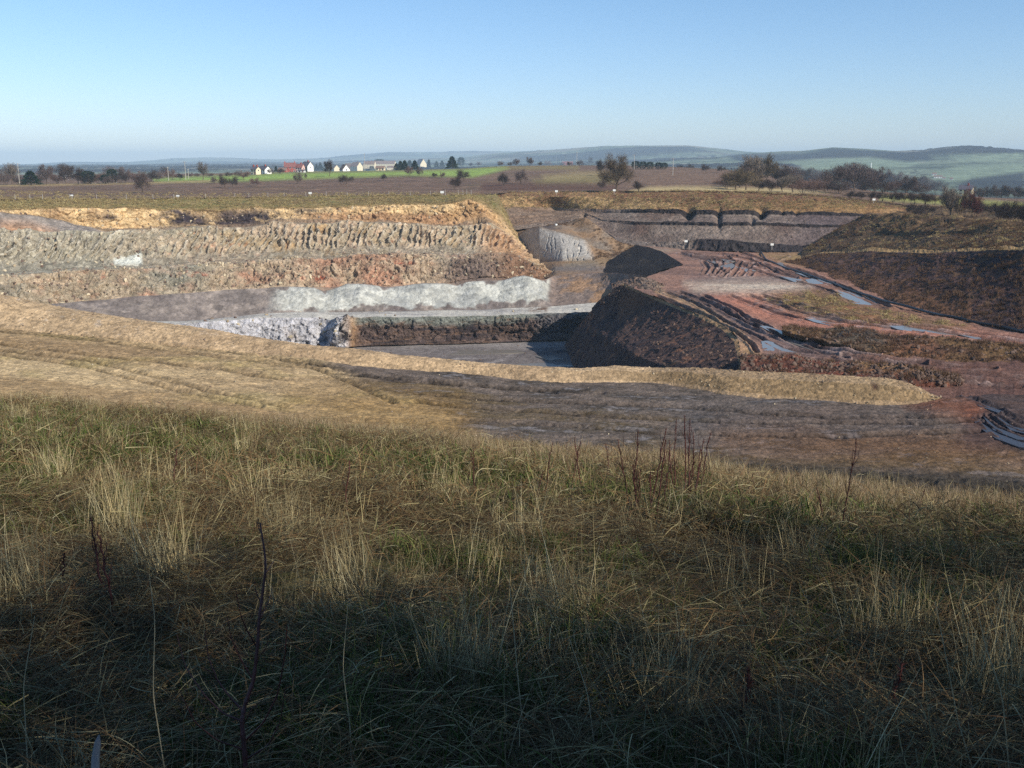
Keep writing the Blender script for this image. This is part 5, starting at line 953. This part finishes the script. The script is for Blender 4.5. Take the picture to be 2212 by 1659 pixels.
tree('tree', 1298, 379, 34, "dark bare tree overlapping the left side of the big olive brown tree", None, .8, 1)
for x in (1372, 1388, 1404, 1421, 1434): tree('evergreen', x, 366, 17 - (x - 1370) * .05, "dark evergreen in the short row beyond the brown ridge field", "short dark row beyond the brown ridge field", 1.0, 0)
for x, y, h, l in ((1468, 367, 12, "faint small bush behind the pole pair on the ridge"), (1490, 374, 20, "rounded dark bush on the ridge right of the pole pair"), (1524, 372, 18, "wide dark bush on the ridge before the wood"), (1558, 373, 16, "small bush joining the ridge to the wood")): tree('bush', x, y, h, l, None, 1.0, 2)
# wood on the right rim
WG = "bare trees of the wood behind the right rim"
for x, y, h, kd, w in ((1572, 408, 34, 'bush', 1), (1590, 410, 46, 'olive', 1.2), (1612, 410, 48, 'olive', 1.0), (1600, 405, 46, 'tree', 1.1), (1630, 402, 66, 'olive', .9), (1645, 400, 68, 'olive', .85), (1662, 400, 50, 'tree', 1), (1684, 402, 44, 'tree', 1.1), (1705, 402, 44, 'tree', 1.1), (1730, 404, 42, 'tree', 1.2), (1752, 406, 42, 'tree', 1.1), (1766, 408, 36, 'tree', 1.1),
                       (1640, 412, 30, 'olive', 1.2), (1665, 414, 28, 'bush', 1.2), (1690, 416, 36, 'olive', 1.1), (1712, 416, 40, 'olive', 1.1), (1735, 417, 32, 'bush', 1.2), (1758, 416, 30, 'bush', 1.2), (1780, 414, 34, 'bush', 1.1), (1800, 412, 52, 'tree', 1), (1822, 412, 56, 'tree', 1.05), (1845, 412, 58, 'tree', 1), (1868, 413, 58, 'tree', 1), (1890, 413, 52, 'tree', 1.05), (1912, 414, 48, 'tree', 1.05), (1935, 415, 44, 'tree', 1.1),
                       (1958, 416, 38, 'tree', 1.2), (1980, 416, 36, 'tree', 1.2), (2002, 417, 34, 'bush', 1.1), (2020, 417, 28, 'bush', 1.1), (1790, 416, 26, 'bush', 1.3), (1812, 418, 28, 'bush', 1.3), (1838, 418, 32, 'bush', 1.3), (1862, 418, 34, 'bush', 1.3), (1886, 418, 32, 'bush', 1.3), (1910, 419, 30, 'bush', 1.3), (1934, 420, 28, 'bush', 1.3), (1960, 420, 26, 'bush', 1.3), (1984, 420, 24, 'bush', 1.3)):
    tree(kd, x, y, h * .98, "bare brown tree or thicket in the wood behind the right rim of the quarry", WG, w * 1.25)
for x, y, h in ((1835, 430, 18), (1858, 431, 18), (1882, 432, 19), (1906, 434, 20), (1930, 436, 22), (1952, 438, 24), (1975, 439, 24), (1998, 440, 25), (2018, 442, 24), (1975, 462, 24), (2000, 466, 26), (1985, 470, 20), (2120, 462, 30), (2140, 466, 30)):
    tree('bush', x, y, h, "dark leafless scrub bush between the right mound and the pale strip of field", "dark scrub behind the right mound", 1.3, 2, d=float(np.interp(y, [430, 470], [355, 300])))
tree('olive', 2050, 473, 70, "tall grey olive bare tree behind the grassy hummocks on the right mound", None, .72, 1, d=285)
tree('olive', 2072, 470, 60, "olive brown bare tree squeezed between the tall grey one and the crimson one", None, .7, 0, d=290)
tree('crimson', 2098, 474, 62, "crimson twigged bare tree behind the right mound", None, .85, 0, d=282)
for x, y, h in ((2160, 482, 48), (2185, 486, 54), (2210, 490, 60), (2235, 490, 60)): tree('bush', x, y, h, "large dark bush at the edge of the picture behind the right mound", "large dark bushes behind the right mound", .9, 2, d=245)
for x in range(2112, 2230, 13): tree('tree', x, 432, 24 + (x % 5) * 2, "bare tree in the row beyond the green strip at the far right", "row of trees beyond the green strip", 1.1, x, d=640)

# ================================================================== houses
M_WHT = flat_mat("white_render", (236, 234, 226), .8, .04, 2); M_STONE = flat_mat("cream_stone", (222, 206, 172), .9, .14, .8); M_BRICK = flat_mat("red_brick", (158, 78, 64), .9, .15, .8)
M_PINK = flat_mat("pinkish_render", (206, 170, 158), .9, .06, 1); M_SLATE = flat_mat("slate", (88, 84, 92), .8, .12, 1.2); M_TILE = flat_mat("brown_tiles", (126, 104, 92), .85, .14, 1); M_REDT = flat_mat("red_tiles", (128, 82, 76), .85, .14, 1)
M_GLASS = flat_mat("window_glass", (44, 48, 54), .15, .1, 1, .5); M_POLE = flat_mat("weathered_pole", (176, 170, 160), .9, .1, .3); M_SIGN = flat_mat("sign_board", (222, 222, 216), .6, .03, 1); M_WIRE = flat_mat("wire", (120, 118, 112), .6, .1, 1, metallic=.4)
def boxes(lst):
    V, Fc = [], []
    for (x0, y0, z0, x1, y1, z1) in lst:
        n = len(V); V += [(x0, y0, z0), (x1, y0, z0), (x1, y1, z0), (x0, y1, z0), (x0, y0, z1), (x1, y0, z1), (x1, y1, z1), (x0, y1, z1)]
        Fc += [(n, n + 3, n + 2, n + 1), (n + 4, n + 5, n + 6, n + 7), (n, n + 1, n + 5, n + 4), (n + 1, n + 2, n + 6, n + 5), (n + 2, n + 3, n + 7, n + 6), (n + 3, n, n + 4, n + 7)]
    return V, Fc
def pm(name, V, Fc, mat, parent=None):
    me = bpy.data.meshes.new(name); me.from_pydata([tuple(v) for v in V], [], Fc); me.materials.append(mat); o = bpy.data.objects.new(name, me); col.objects.link(o); o.parent = parent; return o
def house(x, y, wpx, hpx, deep, yaw, wall, roof, label, roofpart=.42, chim=1, wins=2, storeys=2, d=None, gablewin=True, cat="house", name="house"):
    p = on_ground(x, y) if d is None else P(x, y, d); u = p[1] / F; w = wpx * u; h = hpx * u; dp = deep * u; hw = h * (1 - roofpart); root = bpy.data.objects.new(name, None); col.objects.link(root)
    root.location = p + np.array([0, 0, -.3]); root.rotation_euler = (0, 0, R(yaw)); a, b = w / 2, dp / 2
    V = [(-a, -b, 0), (a, -b, 0), (a, b, 0), (-a, b, 0), (-a, -b, hw), (a, -b, hw), (a, b, hw), (-a, b, hw), (-a, 0, h - .12), (a, 0, h - .12)]
    pm("wall", V, [(0, 1, 5, 4), (1, 2, 6, 9, 5), (2, 3, 7, 6), (3, 0, 4, 8, 7)], wall, root)
    ov, t = .35, .18; Vr = []
    for s in (-1, 1):
        for xx in (-a - ov, a + ov):
            Vr += [(xx, s * (b + ov), hw - ov * (h - hw) / b), (xx, 0, h), (xx, 0, h + t), (xx, s * (b + ov), hw - ov * (h - hw) / b + t)]
    rf = pm("roof", Vr, [f for s in (0, 8) for f in ((s, s + 1, s + 5, s + 4), (s + 3, s + 7, s + 6, s + 2), (s, s + 4, s + 7, s + 3), (s, s + 3, s + 2, s + 1), (s + 4, s + 5, s + 6, s + 7))], roof, root)
    for k in range(chim):
        cx_ = (-a + .6) if (k == 0 and chim > 1) else (a * .3 if chim == 1 else -a + .6 + (w - 1.6) * k / (chim - 1)); Vc, Fc = boxes([(cx_ - .45, -.4, h - .6, cx_ + .45, .4, h + 1.1), (cx_ - .25, -.15, h + 1.1, cx_ + .05, .15, h + 1.5)]); pm("chimney", Vc, Fc, M_BRICK, rf)
    for st in range(storeys):
        zc = hw * (st + .55) / storeys
        for k in range(wins):
            xc = -a + w * (k + .5) / wins; ww, wh = min(.6, w / wins * .3), min(.6, hw / storeys * .28)
            if st == 0 and k == wins // 2 and wins > 1: pm("door", *boxes([(xc - .5, -b - .05, .3, xc + .5, -b + .02, 2.2)]), M_REDT, root); continue
            fr = pm("window", *boxes([(xc - ww - .1, -b - .04, zc - wh - .1, xc + ww + .1, -b + .02, zc + wh + .1)]), M_WHT, root); pm("pane", *boxes([(xc - ww, -b - .06, zc - wh, xc + ww, -b - .042, zc + wh)]), M_GLASS, fr)
    if gablewin:
        zc = hw * .8; fr = pm("window", *boxes([(a - .02, -.6, zc - .6, a + .04, .6, zc + .6)]), M_WHT, root); pm("pane", *boxes([(a + .042, -.5, zc - .5, a + .06, .5, zc + .5)]), M_GLASS, fr)
    tag(root, label, cat); return root
house(571, 376, 24, 17, 17, -38, M_WHT, M_SLATE, "white gabled house with dark slate roof, nearest the thin sparse tree", .4, 1, 3)
house(553.5, 377, 15, 17, 14, -30, M_STONE, M_SLATE, "cream stone house with two chimneys joined to the white gabled house", .3, 2, 2)
house(612, 372, 17, 10, 14, -10, M_BRICK, M_TILE, "low brown roofed outbuilding between the white gabled house and the red house", .5, 0, 2, 1, cat="outbuilding")
house(628, 372, 24, 20, 16, 12, M_BRICK, M_REDT, "red brick house with two tall chimneys in the village", .4, 2, 3)
house(648, 371.5, 15, 17, 14, -18, M_PINK, M_REDT, "pinkish house joined to the red brick house", .4, 1, 3)
house(664, 370.5, 19, 21, 17, -35, M_WHT, M_SLATE, "tall white rendered house with a sharp white gable beside the narrow conifer", .42, 1, 3)
house(652, 372, 14, 6, 8, -10, M_WHT, M_SLATE, "low white extension in front of the pinkish house", .3, 0, 2, 1, cat="outbuilding")
house(724, 369.5, 12, 13, 13, -55, M_STONE, M_TILE, "small beige gabled bungalow half hidden by the dark round headed tree", .55, 0, 2, 1)
house(744, 369.5, 20, 14, 16, -60, M_WHT, M_TILE, "bungalow with a steep bright white gable and brown roof", .7, 0, 2, 1)
house(756, 368.5, 16, 15, 14, -20, M_STONE, M_TILE, "beige bungalow with wide brown roof between the white gable and the cream gable", .6, 0, 2, 1)
house(772, 368.5, 22, 18, 16, -40, M_STONE, M_TILE, "larger beige house with a cream gable next to the tall village pole", .5, 1, 3)
house(797, 364, 24, 15, 14, -8, M_STONE, M_TILE, "stone house with a row of chimneys just right of the tall village pole", .4, 4, 4)
house(833, 363, 44, 15, 16, -6, M_STONE, M_TILE, "long stone terrace with many windows under one brown roof", .42, 3, 9)
house(822, 367.5, 18, 10, 12, -6, M_STONE, M_TILE, "low stone cottage in front of the long stone terrace", .4, 0, 3, 1)
house(845, 367.5, 14, 9, 12, -6, M_STONE, M_TILE, "lowest stone cottage next to the dense conifers", .4, 0, 2, 1)
house(908, 361, 20, 17, 16, -55, M_STONE, M_SLATE, "steep roofed house with white gable edges among the conifers", .65, 1, 2)
house(1226, 357, 22, 8, 12, -5, M_BRICK, M_REDT, "distant terrace roof showing on the brown ridge skyline", .5, 3, 5)
house(2086, 420, 26, 20, 20, -32, M_STONE, M_SLATE, "stone farmhouse with slate roof beyond the right mound", .4, 1, 3, d=560)
for x, y, w, h, l in ((2016, 379, 9, 6, "uppermost of the tiny white houses on the green valley side"), (2026, 384, 16, 6, "widest of the tiny white houses on the green valley side"), (2040, 386, 6, 4, "third tiny white house down the valley side"), (2055, 389, 6, 5, "lowest tiny white house on the green valley side")):
    house(x, y, w, h, 8, -20, M_WHT, M_TILE, l, .4, 0, 3, 1, gablewin=False)
house(84, 378, 20, 5, 14, -4, M_WHT, M_SLATE, "long low white shed behind the bushy dark green conifer", .3, 0, 5, 1, d=900, cat="shed", name="shed")
house(150, 378, 16, 3.5, 12, -4, M_WHT, M_SLATE, "low white shed glimpsed through the hedgerow trees", .3, 0, 4, 1, d=950, cat="shed", name="shed")
house(20, 364, 7, 4, 8, -4, M_WHT, M_SLATE, "tiny white building on the misty plain at far left", .3, 0, 2, 1, d=1800)

# ================================================================== poles, fence, signs, gate, hose
def pole(x, ytop, ybase, label, arm=False, d=None):
    p = on_ground(x, ybase) if d is None else P(x, ybase, d); h = (ybase - ytop) / F * p[1]; root = bpy.data.objects.new("utility_pole", None); col.objects.link(root); root.location = p; r = .17
    V, Fc = tubes([((0, 0, -.5), (0, 0, h), r, r * .7)], 8); mesh_np("mast", V, Fc, None, M_POLE, True, root)
    aw = 1.2 if arm else .45; V, Fc = boxes([(-aw, -.07, h - .55, aw, .07, h - .38)]); ar = pm("crossarm", V, Fc, M_BARK, root)
    for s in (-aw * .85, 0, aw * .85): V, Fc = boxes([(s - .06, -.06, h - .38, s + .06, .06, h - .12)]); pm("insulator", V, Fc, M_SIGN, ar)
    tag(root, label, "utility pole"); return root
for a in ((42, 354, 398, "utility pole with crossarm beside the bushy dark green conifer", True), (140, 361, 390, "short pole among the hedgerow trees", False), (199, 372, 396, "short wooden pole by the low wide evergreen", False), (363, 362, 391, "slim pole in front of the reddish end of the hedgerow", False), (401, 350, 388, "tall pale pole at the tip of the green field", True),
          (407, 366, 387, "thin short pole just beside the tall pale pole", False), (788.7, 333, 370, "tall slender pole rising above the village roofs", False), (1202, 338, 369, "pale pole on the tan field near the ridge", False), (1246, 330, 358, "pole on the brown ridge skyline near the terrace roof", False), (1371, 335, 366, "pole with crossarm at the end of the dark evergreen row", True),
          (1454, 343, 379, "taller pole of the pair on the brown ridge, with crossarm", True), (1468, 354, 374, "shorter pale pole of the pair on the brown ridge", False)):
    pole(*a)
tag(mesh_np("lattice_mast", *tubes([((0, 0, 0), (0, 0, 14), 1.1, .8)], 6), None, M_SIGN, True), "slim white mast standing out against the green hills beyond the wood", "mast").location = P(1881, 366, 2200)
# fence on the left rim
fr_ = bpy.data.objects.new("wire_fence", None); col.objects.link(fr_); fxs = [(-60, 432)] + [(33, 431), (65, 430.5), (92, 430.3), (151, 430), (209, 430), (273, 430), (331, 430), (376, 429), (444, 428), (507, 427.5), (538, 426.5), (579, 425.5), (614, 425), (661, 424.3), (705, 423.5), (750, 423), (796, 422), (840, 421.8), (886, 421.5), (930, 421.2), (962, 421), (990, 421), (1000, 421), (1008, 421), (1018, 421.5)]
posts = [P(x, y, 338 * float(g(x)) - 1) for x, y in fxs]; fr_.location = posts[0]; o0 = Vector(posts[0])
for k, p in enumerate(posts):
    tall = 1.35 if k < 21 else 1.7; q0 = np.array(p) - posts[0]; ln = (k * 37 % 7 - 3) * .02
    V, Fc = tubes([(q0 + [0, 0, -.4], q0 + [ln, 0, tall], .06, .055)], 6); mesh_np("post", V, Fc, None, M_POLE, True, fr_)
sg = []
for hh in (.45, .8, 1.15):
    for a, b in zip(posts[:-1], posts[1:]): sg.append((np.array(a) - posts[0] + [0, 0, hh], np.array(b) - posts[0] + [0, 0, hh], .012, .012))
V, Fc = tubes(sg, 3); mesh_np("wire", V, Fc, None, M_WIRE, True, fr_); tag(fr_, "post and wire fence with pale posts along the grassy left rim", "fence")
def sign(x, y, d, w, h, leg, label, shape="box"):
    """y is the middle of the board"""
    p = P(x, y, d); root = bpy.data.objects.new("sign", None); col.objects.link(root); root.location = p
    w, h, leg = w * .85 * d / F, h * d / F, leg * d / F
    V, Fc = boxes([(-w / 2, -.03, -h / 2, w / 2, .03, h / 2)])
    if shape == "tee": V = [(a * (1 if c > 0 else .8), b, c) for a, b, c in V]
    pm("board", V, Fc, M_SIGN, root); V, Fc = boxes([(-.05, .03, -h / 2 - leg, .05, .12, h / 2 - .05)]); pm("post", V, Fc, M_POLE, root); tag(root, label, "sign")
gd = lambda x: 338 * float(g(x)) - 2
for a in ((155, 422, gd(155), 7, 3, 8, "small white notice board at the far end of the left rim fence"), (384, 423, gd(384), 8, 3, 6, "white notice board on the rim fence below the first green field"), (670, 417, gd(670), 8, 4, 6, "white notice board on the rim fence below the red brick house"), (955, 415, gd(955), 9, 4.5, 6, "white notice board near the end of the left rim fence"),
          (1202, 413, 352, 7, 4, 6, "white notice board on the brown rim scrub, left of the big tree"), (1327, 411, 344, 7, 4, 7, "white notice board directly in front of the big olive brown tree"), (1482, 521, 291, 8, 4.5, 10, "white sign on a post at the foot of the far coal face, "), (1668, 528, 274, 8, 4.5, 9, "white sign on a post at the grassy corner below the far face"),
          (1810, 500, 284, 8, 5, 4, "yellowish white sign board low on the flank of the right mound"), (1888, 431, 322, 7, 4, 6, "small white sign on the rim near the dark scrub")):
    sign(*a)
V, Fc = tubes([((0, 0, -.45), (0, 0, .45), .45, .45), ((0, 0, .45), (0, 0, .52), .45, .02), ((0, 0, -.45), (0, 0, -.6), .45, .3)], 10)
tag(mesh_np("water_tank", V, Fc, None, M_SIGN, True), "small round white drum on the dark mound behind the gullied grey mound", "drum").location = P(1201, 487, 313)
gp = on_ground(1792, 420); gt = bpy.data.objects.new("field_gate", None); col.objects.link(gt); gt.location = gp
pm("bar", *boxes([(-1.7, -.04, .2 + .26 * k, 1.7, .04, .28 + .26 * k) for k in range(5)]), M_BARK, gt)
for s in (-1.85, 1.85): pm("post", *boxes([(s - .12, -.12, -.3, s + .12, .12, 1.6)]), M_BARK, gt)
tag(gt, "five barred wooden field gate between the pale field and the wood", "gate")
# black pipe along the foot of the right mound
hp = [(1643, 546), (1650, 556), (1656, 563), (1678, 573), (1704, 583), (1750, 597), (1795, 612), (1820, 624), (1854, 635), (1890, 646), (1922, 656), (1980, 671), (2035, 684), (2080, 693), (2120, 702), (2170, 711), (2230, 723), (2330, 745)]
pw = np.concatenate([PADW.reshape(-1, 3)]); pxx, pyy = proj(pw); sg = []; pts_ = []
for x, y in hp:
    k = np.argmin((pxx - x) ** 2 + (pyy - y) ** 2 * 4); pts_.append(pw[k] + [0, 0, .22])
pts_ = np.array(pts_); tt = np.linspace(0, len(pts_) - 1, 90); pp = np.stack([np.interp(tt, np.arange(len(pts_)), pts_[:, j]) for j in range(3)], 1); pp[:, 2] += .06 * np.sin(tt * 3.1)
M_HOSE = flat_mat("black_pipe", (40, 44, 46), .5, .1, 1, .5)
V, Fc = tubes([(pp[k], pp[k + 1], .19, .19) for k in range(89)], 7); tag(mesh_np("pipe", V, Fc, None, M_HOSE, True), "long black drainage pipe laid along the muddy foot of the right mound", "pipe")

# ================================================================== stems and sapling on the bank
M_STEM = flat_mat("red_brown_stem", (78, 44, 40), .7, .3, .05); M_SAP = flat_mat("sapling_bark", (74, 40, 38), .55, .3, .04, .4)
def ground_at(x, y):                                 # point of the bank seen at a spot of the photo
    w = P(x, y, 1.0); lo = None
    for d in np.linspace(1.5, 34, 1300):
        if w[2] * d <= bank_z(np.array([w[0] * d]), np.array([d]), False)[0]: return np.array([w[0] * d, d, float(bank_z(np.array([w[0] * d]), np.array([d]))[0])])
    return None
def stem_mesh(h, lean, seed, side=7, r=.0065):
    q = np.random.default_rng(seed); n = 12; pts = []; w = q.normal(0, .012, (n + 1, 2)).cumsum(0) * .5
    for k in range(n + 1): t = k / n; pts.append(np.array([lean * t ** 1.2 + w[k, 0], w[k, 1], h * t]))
    s = [(pts[k], pts[k + 1], r * (1 - .55 * k / n), r * (1 - .55 * (k + 1) / n)) for k in range(n)]; s[0] = (pts[0] - [0, 0, .12], pts[1], r, r * .95)
    br = [(pts[k], pts[k + 1], r * .4, r * .3) for k in range(3, n)]
    for k in range(side):
        i = int(q.integers(int(n * .35), n - 1)); a = q.uniform(0, 6.28); l = h * q.uniform(.06, .22); b = pts[i] * 1.0; e = b + np.array([np.cos(a) * l * .28, np.sin(a) * l * .28, l]); m = (b + e) / 2 + np.array([np.cos(a), np.sin(a), 0]) * l * .12
        br += [(b, m, r * .4, r * .32), (m, e, r * .32, r * .2)]
    for k in range(46):                              # dry seed clusters up the top third
        i = q.uniform(n * .6, n); b = pts[int(i)] + (pts[min(int(i) + 1, n)] - pts[int(i)]) * (i % 1) - [0, 0, .001]; e = b + q.normal(0, .009, 3) + [0, 0, .012]; br.append((b, e, .0022, .0012))
    return s, br
def stem(x, yb, xt, yt, seed, label, group=None, r=.0072, name="dead_stem"):
    p = ground_at(x, yb)
    if p is None: return
    h = (yb - yt) / F * p[1] * 1.1; lean = (xt - x) / F * p[1]; s, b = stem_mesh(h, lean, seed, r=r); root = bpy.data.objects.new(name, None); col.objects.link(root); root.location = p
    mesh_np("stalk", *tubes(s, 6), None, M_STEM, True, root); mesh_np("side_shoots", *tubes(b, 3), None, M_STEM, True, root); tag(root, label, "plant stem", group)
SG = "red brown dead stems in the clump on the bank"
for k, (a, b, c, e) in enumerate(((1366, 1141, 1330, 940), (1372, 1143, 1374, 919), (1376, 1143, 1366, 1000), (1383, 1139, 1392, 1010), (1401, 1146, 1434, 933), (1411, 1158, 1426, 960), (1404, 1150, 1398, 1030), (1437, 1133, 1440, 985), (1455, 1105, 1445, 950), (1461, 1100, 1458, 906), (1477, 1115, 1469, 908), (1484, 1116, 1482, 919), (1487, 1113, 1485, 940), (1480, 1112, 1492, 1000), (1499, 1129, 1510, 985), (1507, 1112, 1528, 943), (1503, 1118, 1520, 960))):
    stem(a, b, c, e, 300 + k, "red brown dead stem in the dense clump standing at the grass edge", SG, .0078)
for k, (a, b, c, e, l) in enumerate(((1028, 1075, 1024, 935, "lone dark dead stem at the grass edge, left of the clump"), (1175, 1085, 1188, 945, "dead stem leaning right, nearer the clump than the lone dark one"), (1165, 1100, 1178, 1010, "short dead stem at the foot of the leaning one"), (1232, 1080, 1245, 955, "thin forked dead stem between the leaning one and the clump"),
                                     (1257, 1090, 1240, 950, "dead stem leaning left just before the clump"), (1318, 1060, 1305, 965, "thin dead stem standing close left of the clump"), (1812, 1200, 1826, 958, "tall lone dead stem to the right of the clump"), (1780, 1180, 1752, 1040, "dead stem leaning left beside the tall lone one"), (1975, 1130, 1990, 1050, "short dark dead stem at the right grass edge"),
                                     (235, 1350, 226, 1150, "tall thin dead stem, middle of three in the left foreground"), (248, 1370, 242, 1165, "dead stem touching the tall thin one in the left foreground"), (140, 1330, 150, 1195, "shorter dead stem, outermost of three in the left foreground"), (2238 - 330, 1620, 1915, 1440, "dark dead stem low in the right foreground"), (1590, 1640, 1600, 1440, "dark thin dead stem low in the middle foreground"), (750, 1130, 757, 1010, "thin red dead stem behind the sapling"), (380, 1090, 392, 985, "straw coloured dead stem at the left grass edge"))):
    stem(a, b, c, e, 400 + k, l)
# sapling close to the camera
def poly3(pts, d0, d1): return [P(x, y, d0 + (d1 - d0) * k / (len(pts) - 1)) for k, (x, y) in enumerate(pts)]
def chain(pts, r0, r1):
    A = np.array(pts); t = np.linspace(0, len(A) - 1, len(A) * 5); S_ = np.stack([np.interp(t, np.arange(len(A)), A[:, j]) for j in range(3)], 1); S_[1:-1] = (S_[:-2] + 2 * S_[1:-1] + S_[2:]) / 4
    rr = np.linspace(r0, r1, len(S_)) * (1 + .12 * np.sin(np.arange(len(S_)) * 2.3)); return [(S_[k], S_[k + 1], rr[k], rr[k + 1]) for k in range(len(S_) - 1)]
sap = bpy.data.objects.new("sapling", None); col.objects.link(sap); sb = P(530, 1740, 2.75); sap.location = sb
main = poly3([(532, 1740), (530, 1640), (522, 1560), (528, 1525), (548, 1470), (556, 1400), (560, 1335), (566, 1290), (574, 1230), (572, 1195), (565, 1150), (562, 1130)], 2.75, 3.0)
rel = lambda L: [(np.array(a) - sb, np.array(b) - sb, c, d) for a, b, c, d in L]
mesh_np("trunk", *tubes(rel(chain(main, .0085, .0022)), 7), None, M_SAP, True, sap)
for pts, r in (([(548, 1470), (520, 1425), (500, 1380), (490, 1330)], .0028), ([(556, 1400), (535, 1365), (520, 1330), (508, 1270)], .0028), ([(566, 1310), (552, 1275), (548, 1245)], .002), ([(572, 1240), (584, 1225), (592, 1210)], .002), ([(530, 1540), (500, 1510), (470, 1470), (450, 1420), (442, 1360)], .0034), ([(528, 1560), (480, 1540), (440, 1500), (400, 1440), (382, 1370)], .003),
                ([(530, 1600), (570, 1560), (600, 1500), (615, 1420), (620, 1350)], .0036), ([(532, 1640), (580, 1610), (605, 1560), (618, 1480)], .003), ([(560, 1340), (580, 1300), (590, 1265)], .002), ([(524, 1570), (545, 1530), (580, 1500)], .002), ([(562, 1150), (556, 1130), (560, 1118)], .0015), ([(470, 1470), (455, 1450), (430, 1440)], .0015), ([(530, 1620), (470, 1600), (420, 1560), (392, 1500)], .0028), ([(552, 1430), (575, 1400), (582, 1370)], .0018), ([(500, 1380), (488, 1365), (480, 1340)], .0013)):
    y0 = pts[0][1]; dd = float(np.interp(y0, [1130, 1740], [3.0, 2.75])); mesh_np("branch", *tubes(rel(chain(poly3(pts, dd, dd + .12 * math.sin(y0)), r, r * .4)), 5), None, M_SAP, True, sap)
tag(sap, "dark red bare sapling with forking twigs, standing closest in the lower left foreground", "sapling")
# long single straws near the camera
M_STRAW = flat_mat("pale_straw", (150, 138, 108), .7, .15, .1)
for k, (pts, d, l) in enumerate((([(760, 1659), (755, 1560), (740, 1440), (752, 1300)], 2.9, "long pale straw curving up beside the dark sapling"), ([(1140, 1659), (1120, 1480), (1108, 1340), (1100, 1250)], 3.1, "long upright straw in the middle foreground"), ([(1930, 1370), (2020, 1362), (2090, 1345), (2140, 1325)], 4.6, "long pale straw lying almost flat in the right foreground"), ([(1840, 1372), (1900, 1350), (2000, 1340)], 4.9, "second flat straw above the long lying one"),
                                 ([(2100, 1659), (2070, 1560), (2040, 1400), (2020, 1300)], 2.9, "tall straw arching up in the right foreground corner"), ([(2180, 1659), (2165, 1500), (2130, 1400), (2110, 1310)], 2.8, "outermost tall straw in the right foreground corner"), ([(60, 1659), (50, 1480), (75, 1330)], 2.9, "tall straw in the left foreground corner"), ([(1290, 1659), (1270, 1500), (1230, 1380)], 3.0, "leaning straw below the big tussock"), ([(355, 1659), (330, 1500), (335, 1340), (322, 1240)], 2.9, "thin straw left of the sapling's outer twigs"))):
    L = chain(poly3(pts, d, d + .15), .0024, .001); b0 = L[0][0]; o = mesh_np("dry_straw", *tubes([(a - b0, b - b0, r0, r1) for a, b, r0, r1 in L], 5), None, M_STRAW, True); o.location = b0; tag(o, l, "straw")
L = [(P(206, 1700, 1.15), P(206, 1640, 1.2), .006, .0055), (P(206, 1640, 1.2), P(211, 1605, 1.22), .0055, .0045), (P(211, 1605, 1.22), P(214, 1588, 1.23), .0045, .001)]
b0 = L[0][0]; o = mesh_np("garden_cane", *tubes([(a - b0, b - b0, r0, r1) for a, b, r0, r1 in L], 8), None, flat_mat("pale_cane", (92, 96, 98), .6, .05, .1), True); o.location = b0; tag(o, "pale grey cane tip poking up at the lower left edge of the picture", "cane")

# ================================================================== unseen trees added behind the camera to shade the near grass
for k, (x, y, h, kd, w) in enumerate(((6.2, -4.2, 7.5, 'thin', 1.1), (8.5, -5.4, 9, 'thick', 1.0), (5, -5.5, 7, 'thin', 1.1), (10.5, -4.6, 9, 'thin', 1.1), (12, -6.5, 10, 'thin', 1.1), (14, -2.5, 8, 'thin', 1.1), (15.5, -5, 10, 'thin', 1.1), (7, -8, 9, 'thin', 1), (19, -3, 10, 'thin', 1.1), (12.5, -4, 8.5, 'thin', 1.1), (9.5, -3.4, 7, 'thin', 1.1), (17, -4.5, 10, 'thick', 1.1), (6.4, -5.6, 8, 'thin', 1.1), (7.6, -4.2, 7.5, 'thin', 1.1), (9.8, -6.2, 9.5, 'thick', 1))):
    o, first = proto(kd, k); o = o if first else dup(o); o.location = (x, y, float(bank_z(np.array([x]), np.array([y]))[0])); o.scale = (h * w, h * w, h); o.rotation_euler = (0, 0, k * 1.3)
    for kk in ("label", "category", "group", "kind"):
        if kk in o: del o[kk]
    tag(o, "unseen tree added on the bank behind the camera to shade the near grass", "tree", "added shade trees behind the camera")
# ================================================================== air
V, Fc = boxes([(-19000, -2900, -80, 19000, 15500, 150)])
M_HAZE = bpy.data.materials.new("haze"); M_HAZE.use_nodes = True; hn = M_HAZE.node_tree; hn.nodes.clear(); ho = hn.nodes.new("ShaderNodeOutputMaterial"); pv = hn.nodes.new("ShaderNodeVolumePrincipled")
pv.inputs["Color"].default_value = (.64, .84, 1.0, 1); pv.inputs["Density"].default_value = 1.35e-4; pv.inputs["Anisotropy"].default_value = -.1
hn.links.new(pv.outputs[0], ho.inputs["Volume"]); hz = pm("haze", V, Fc, M_HAZE); tag(hz, kind="stuff")
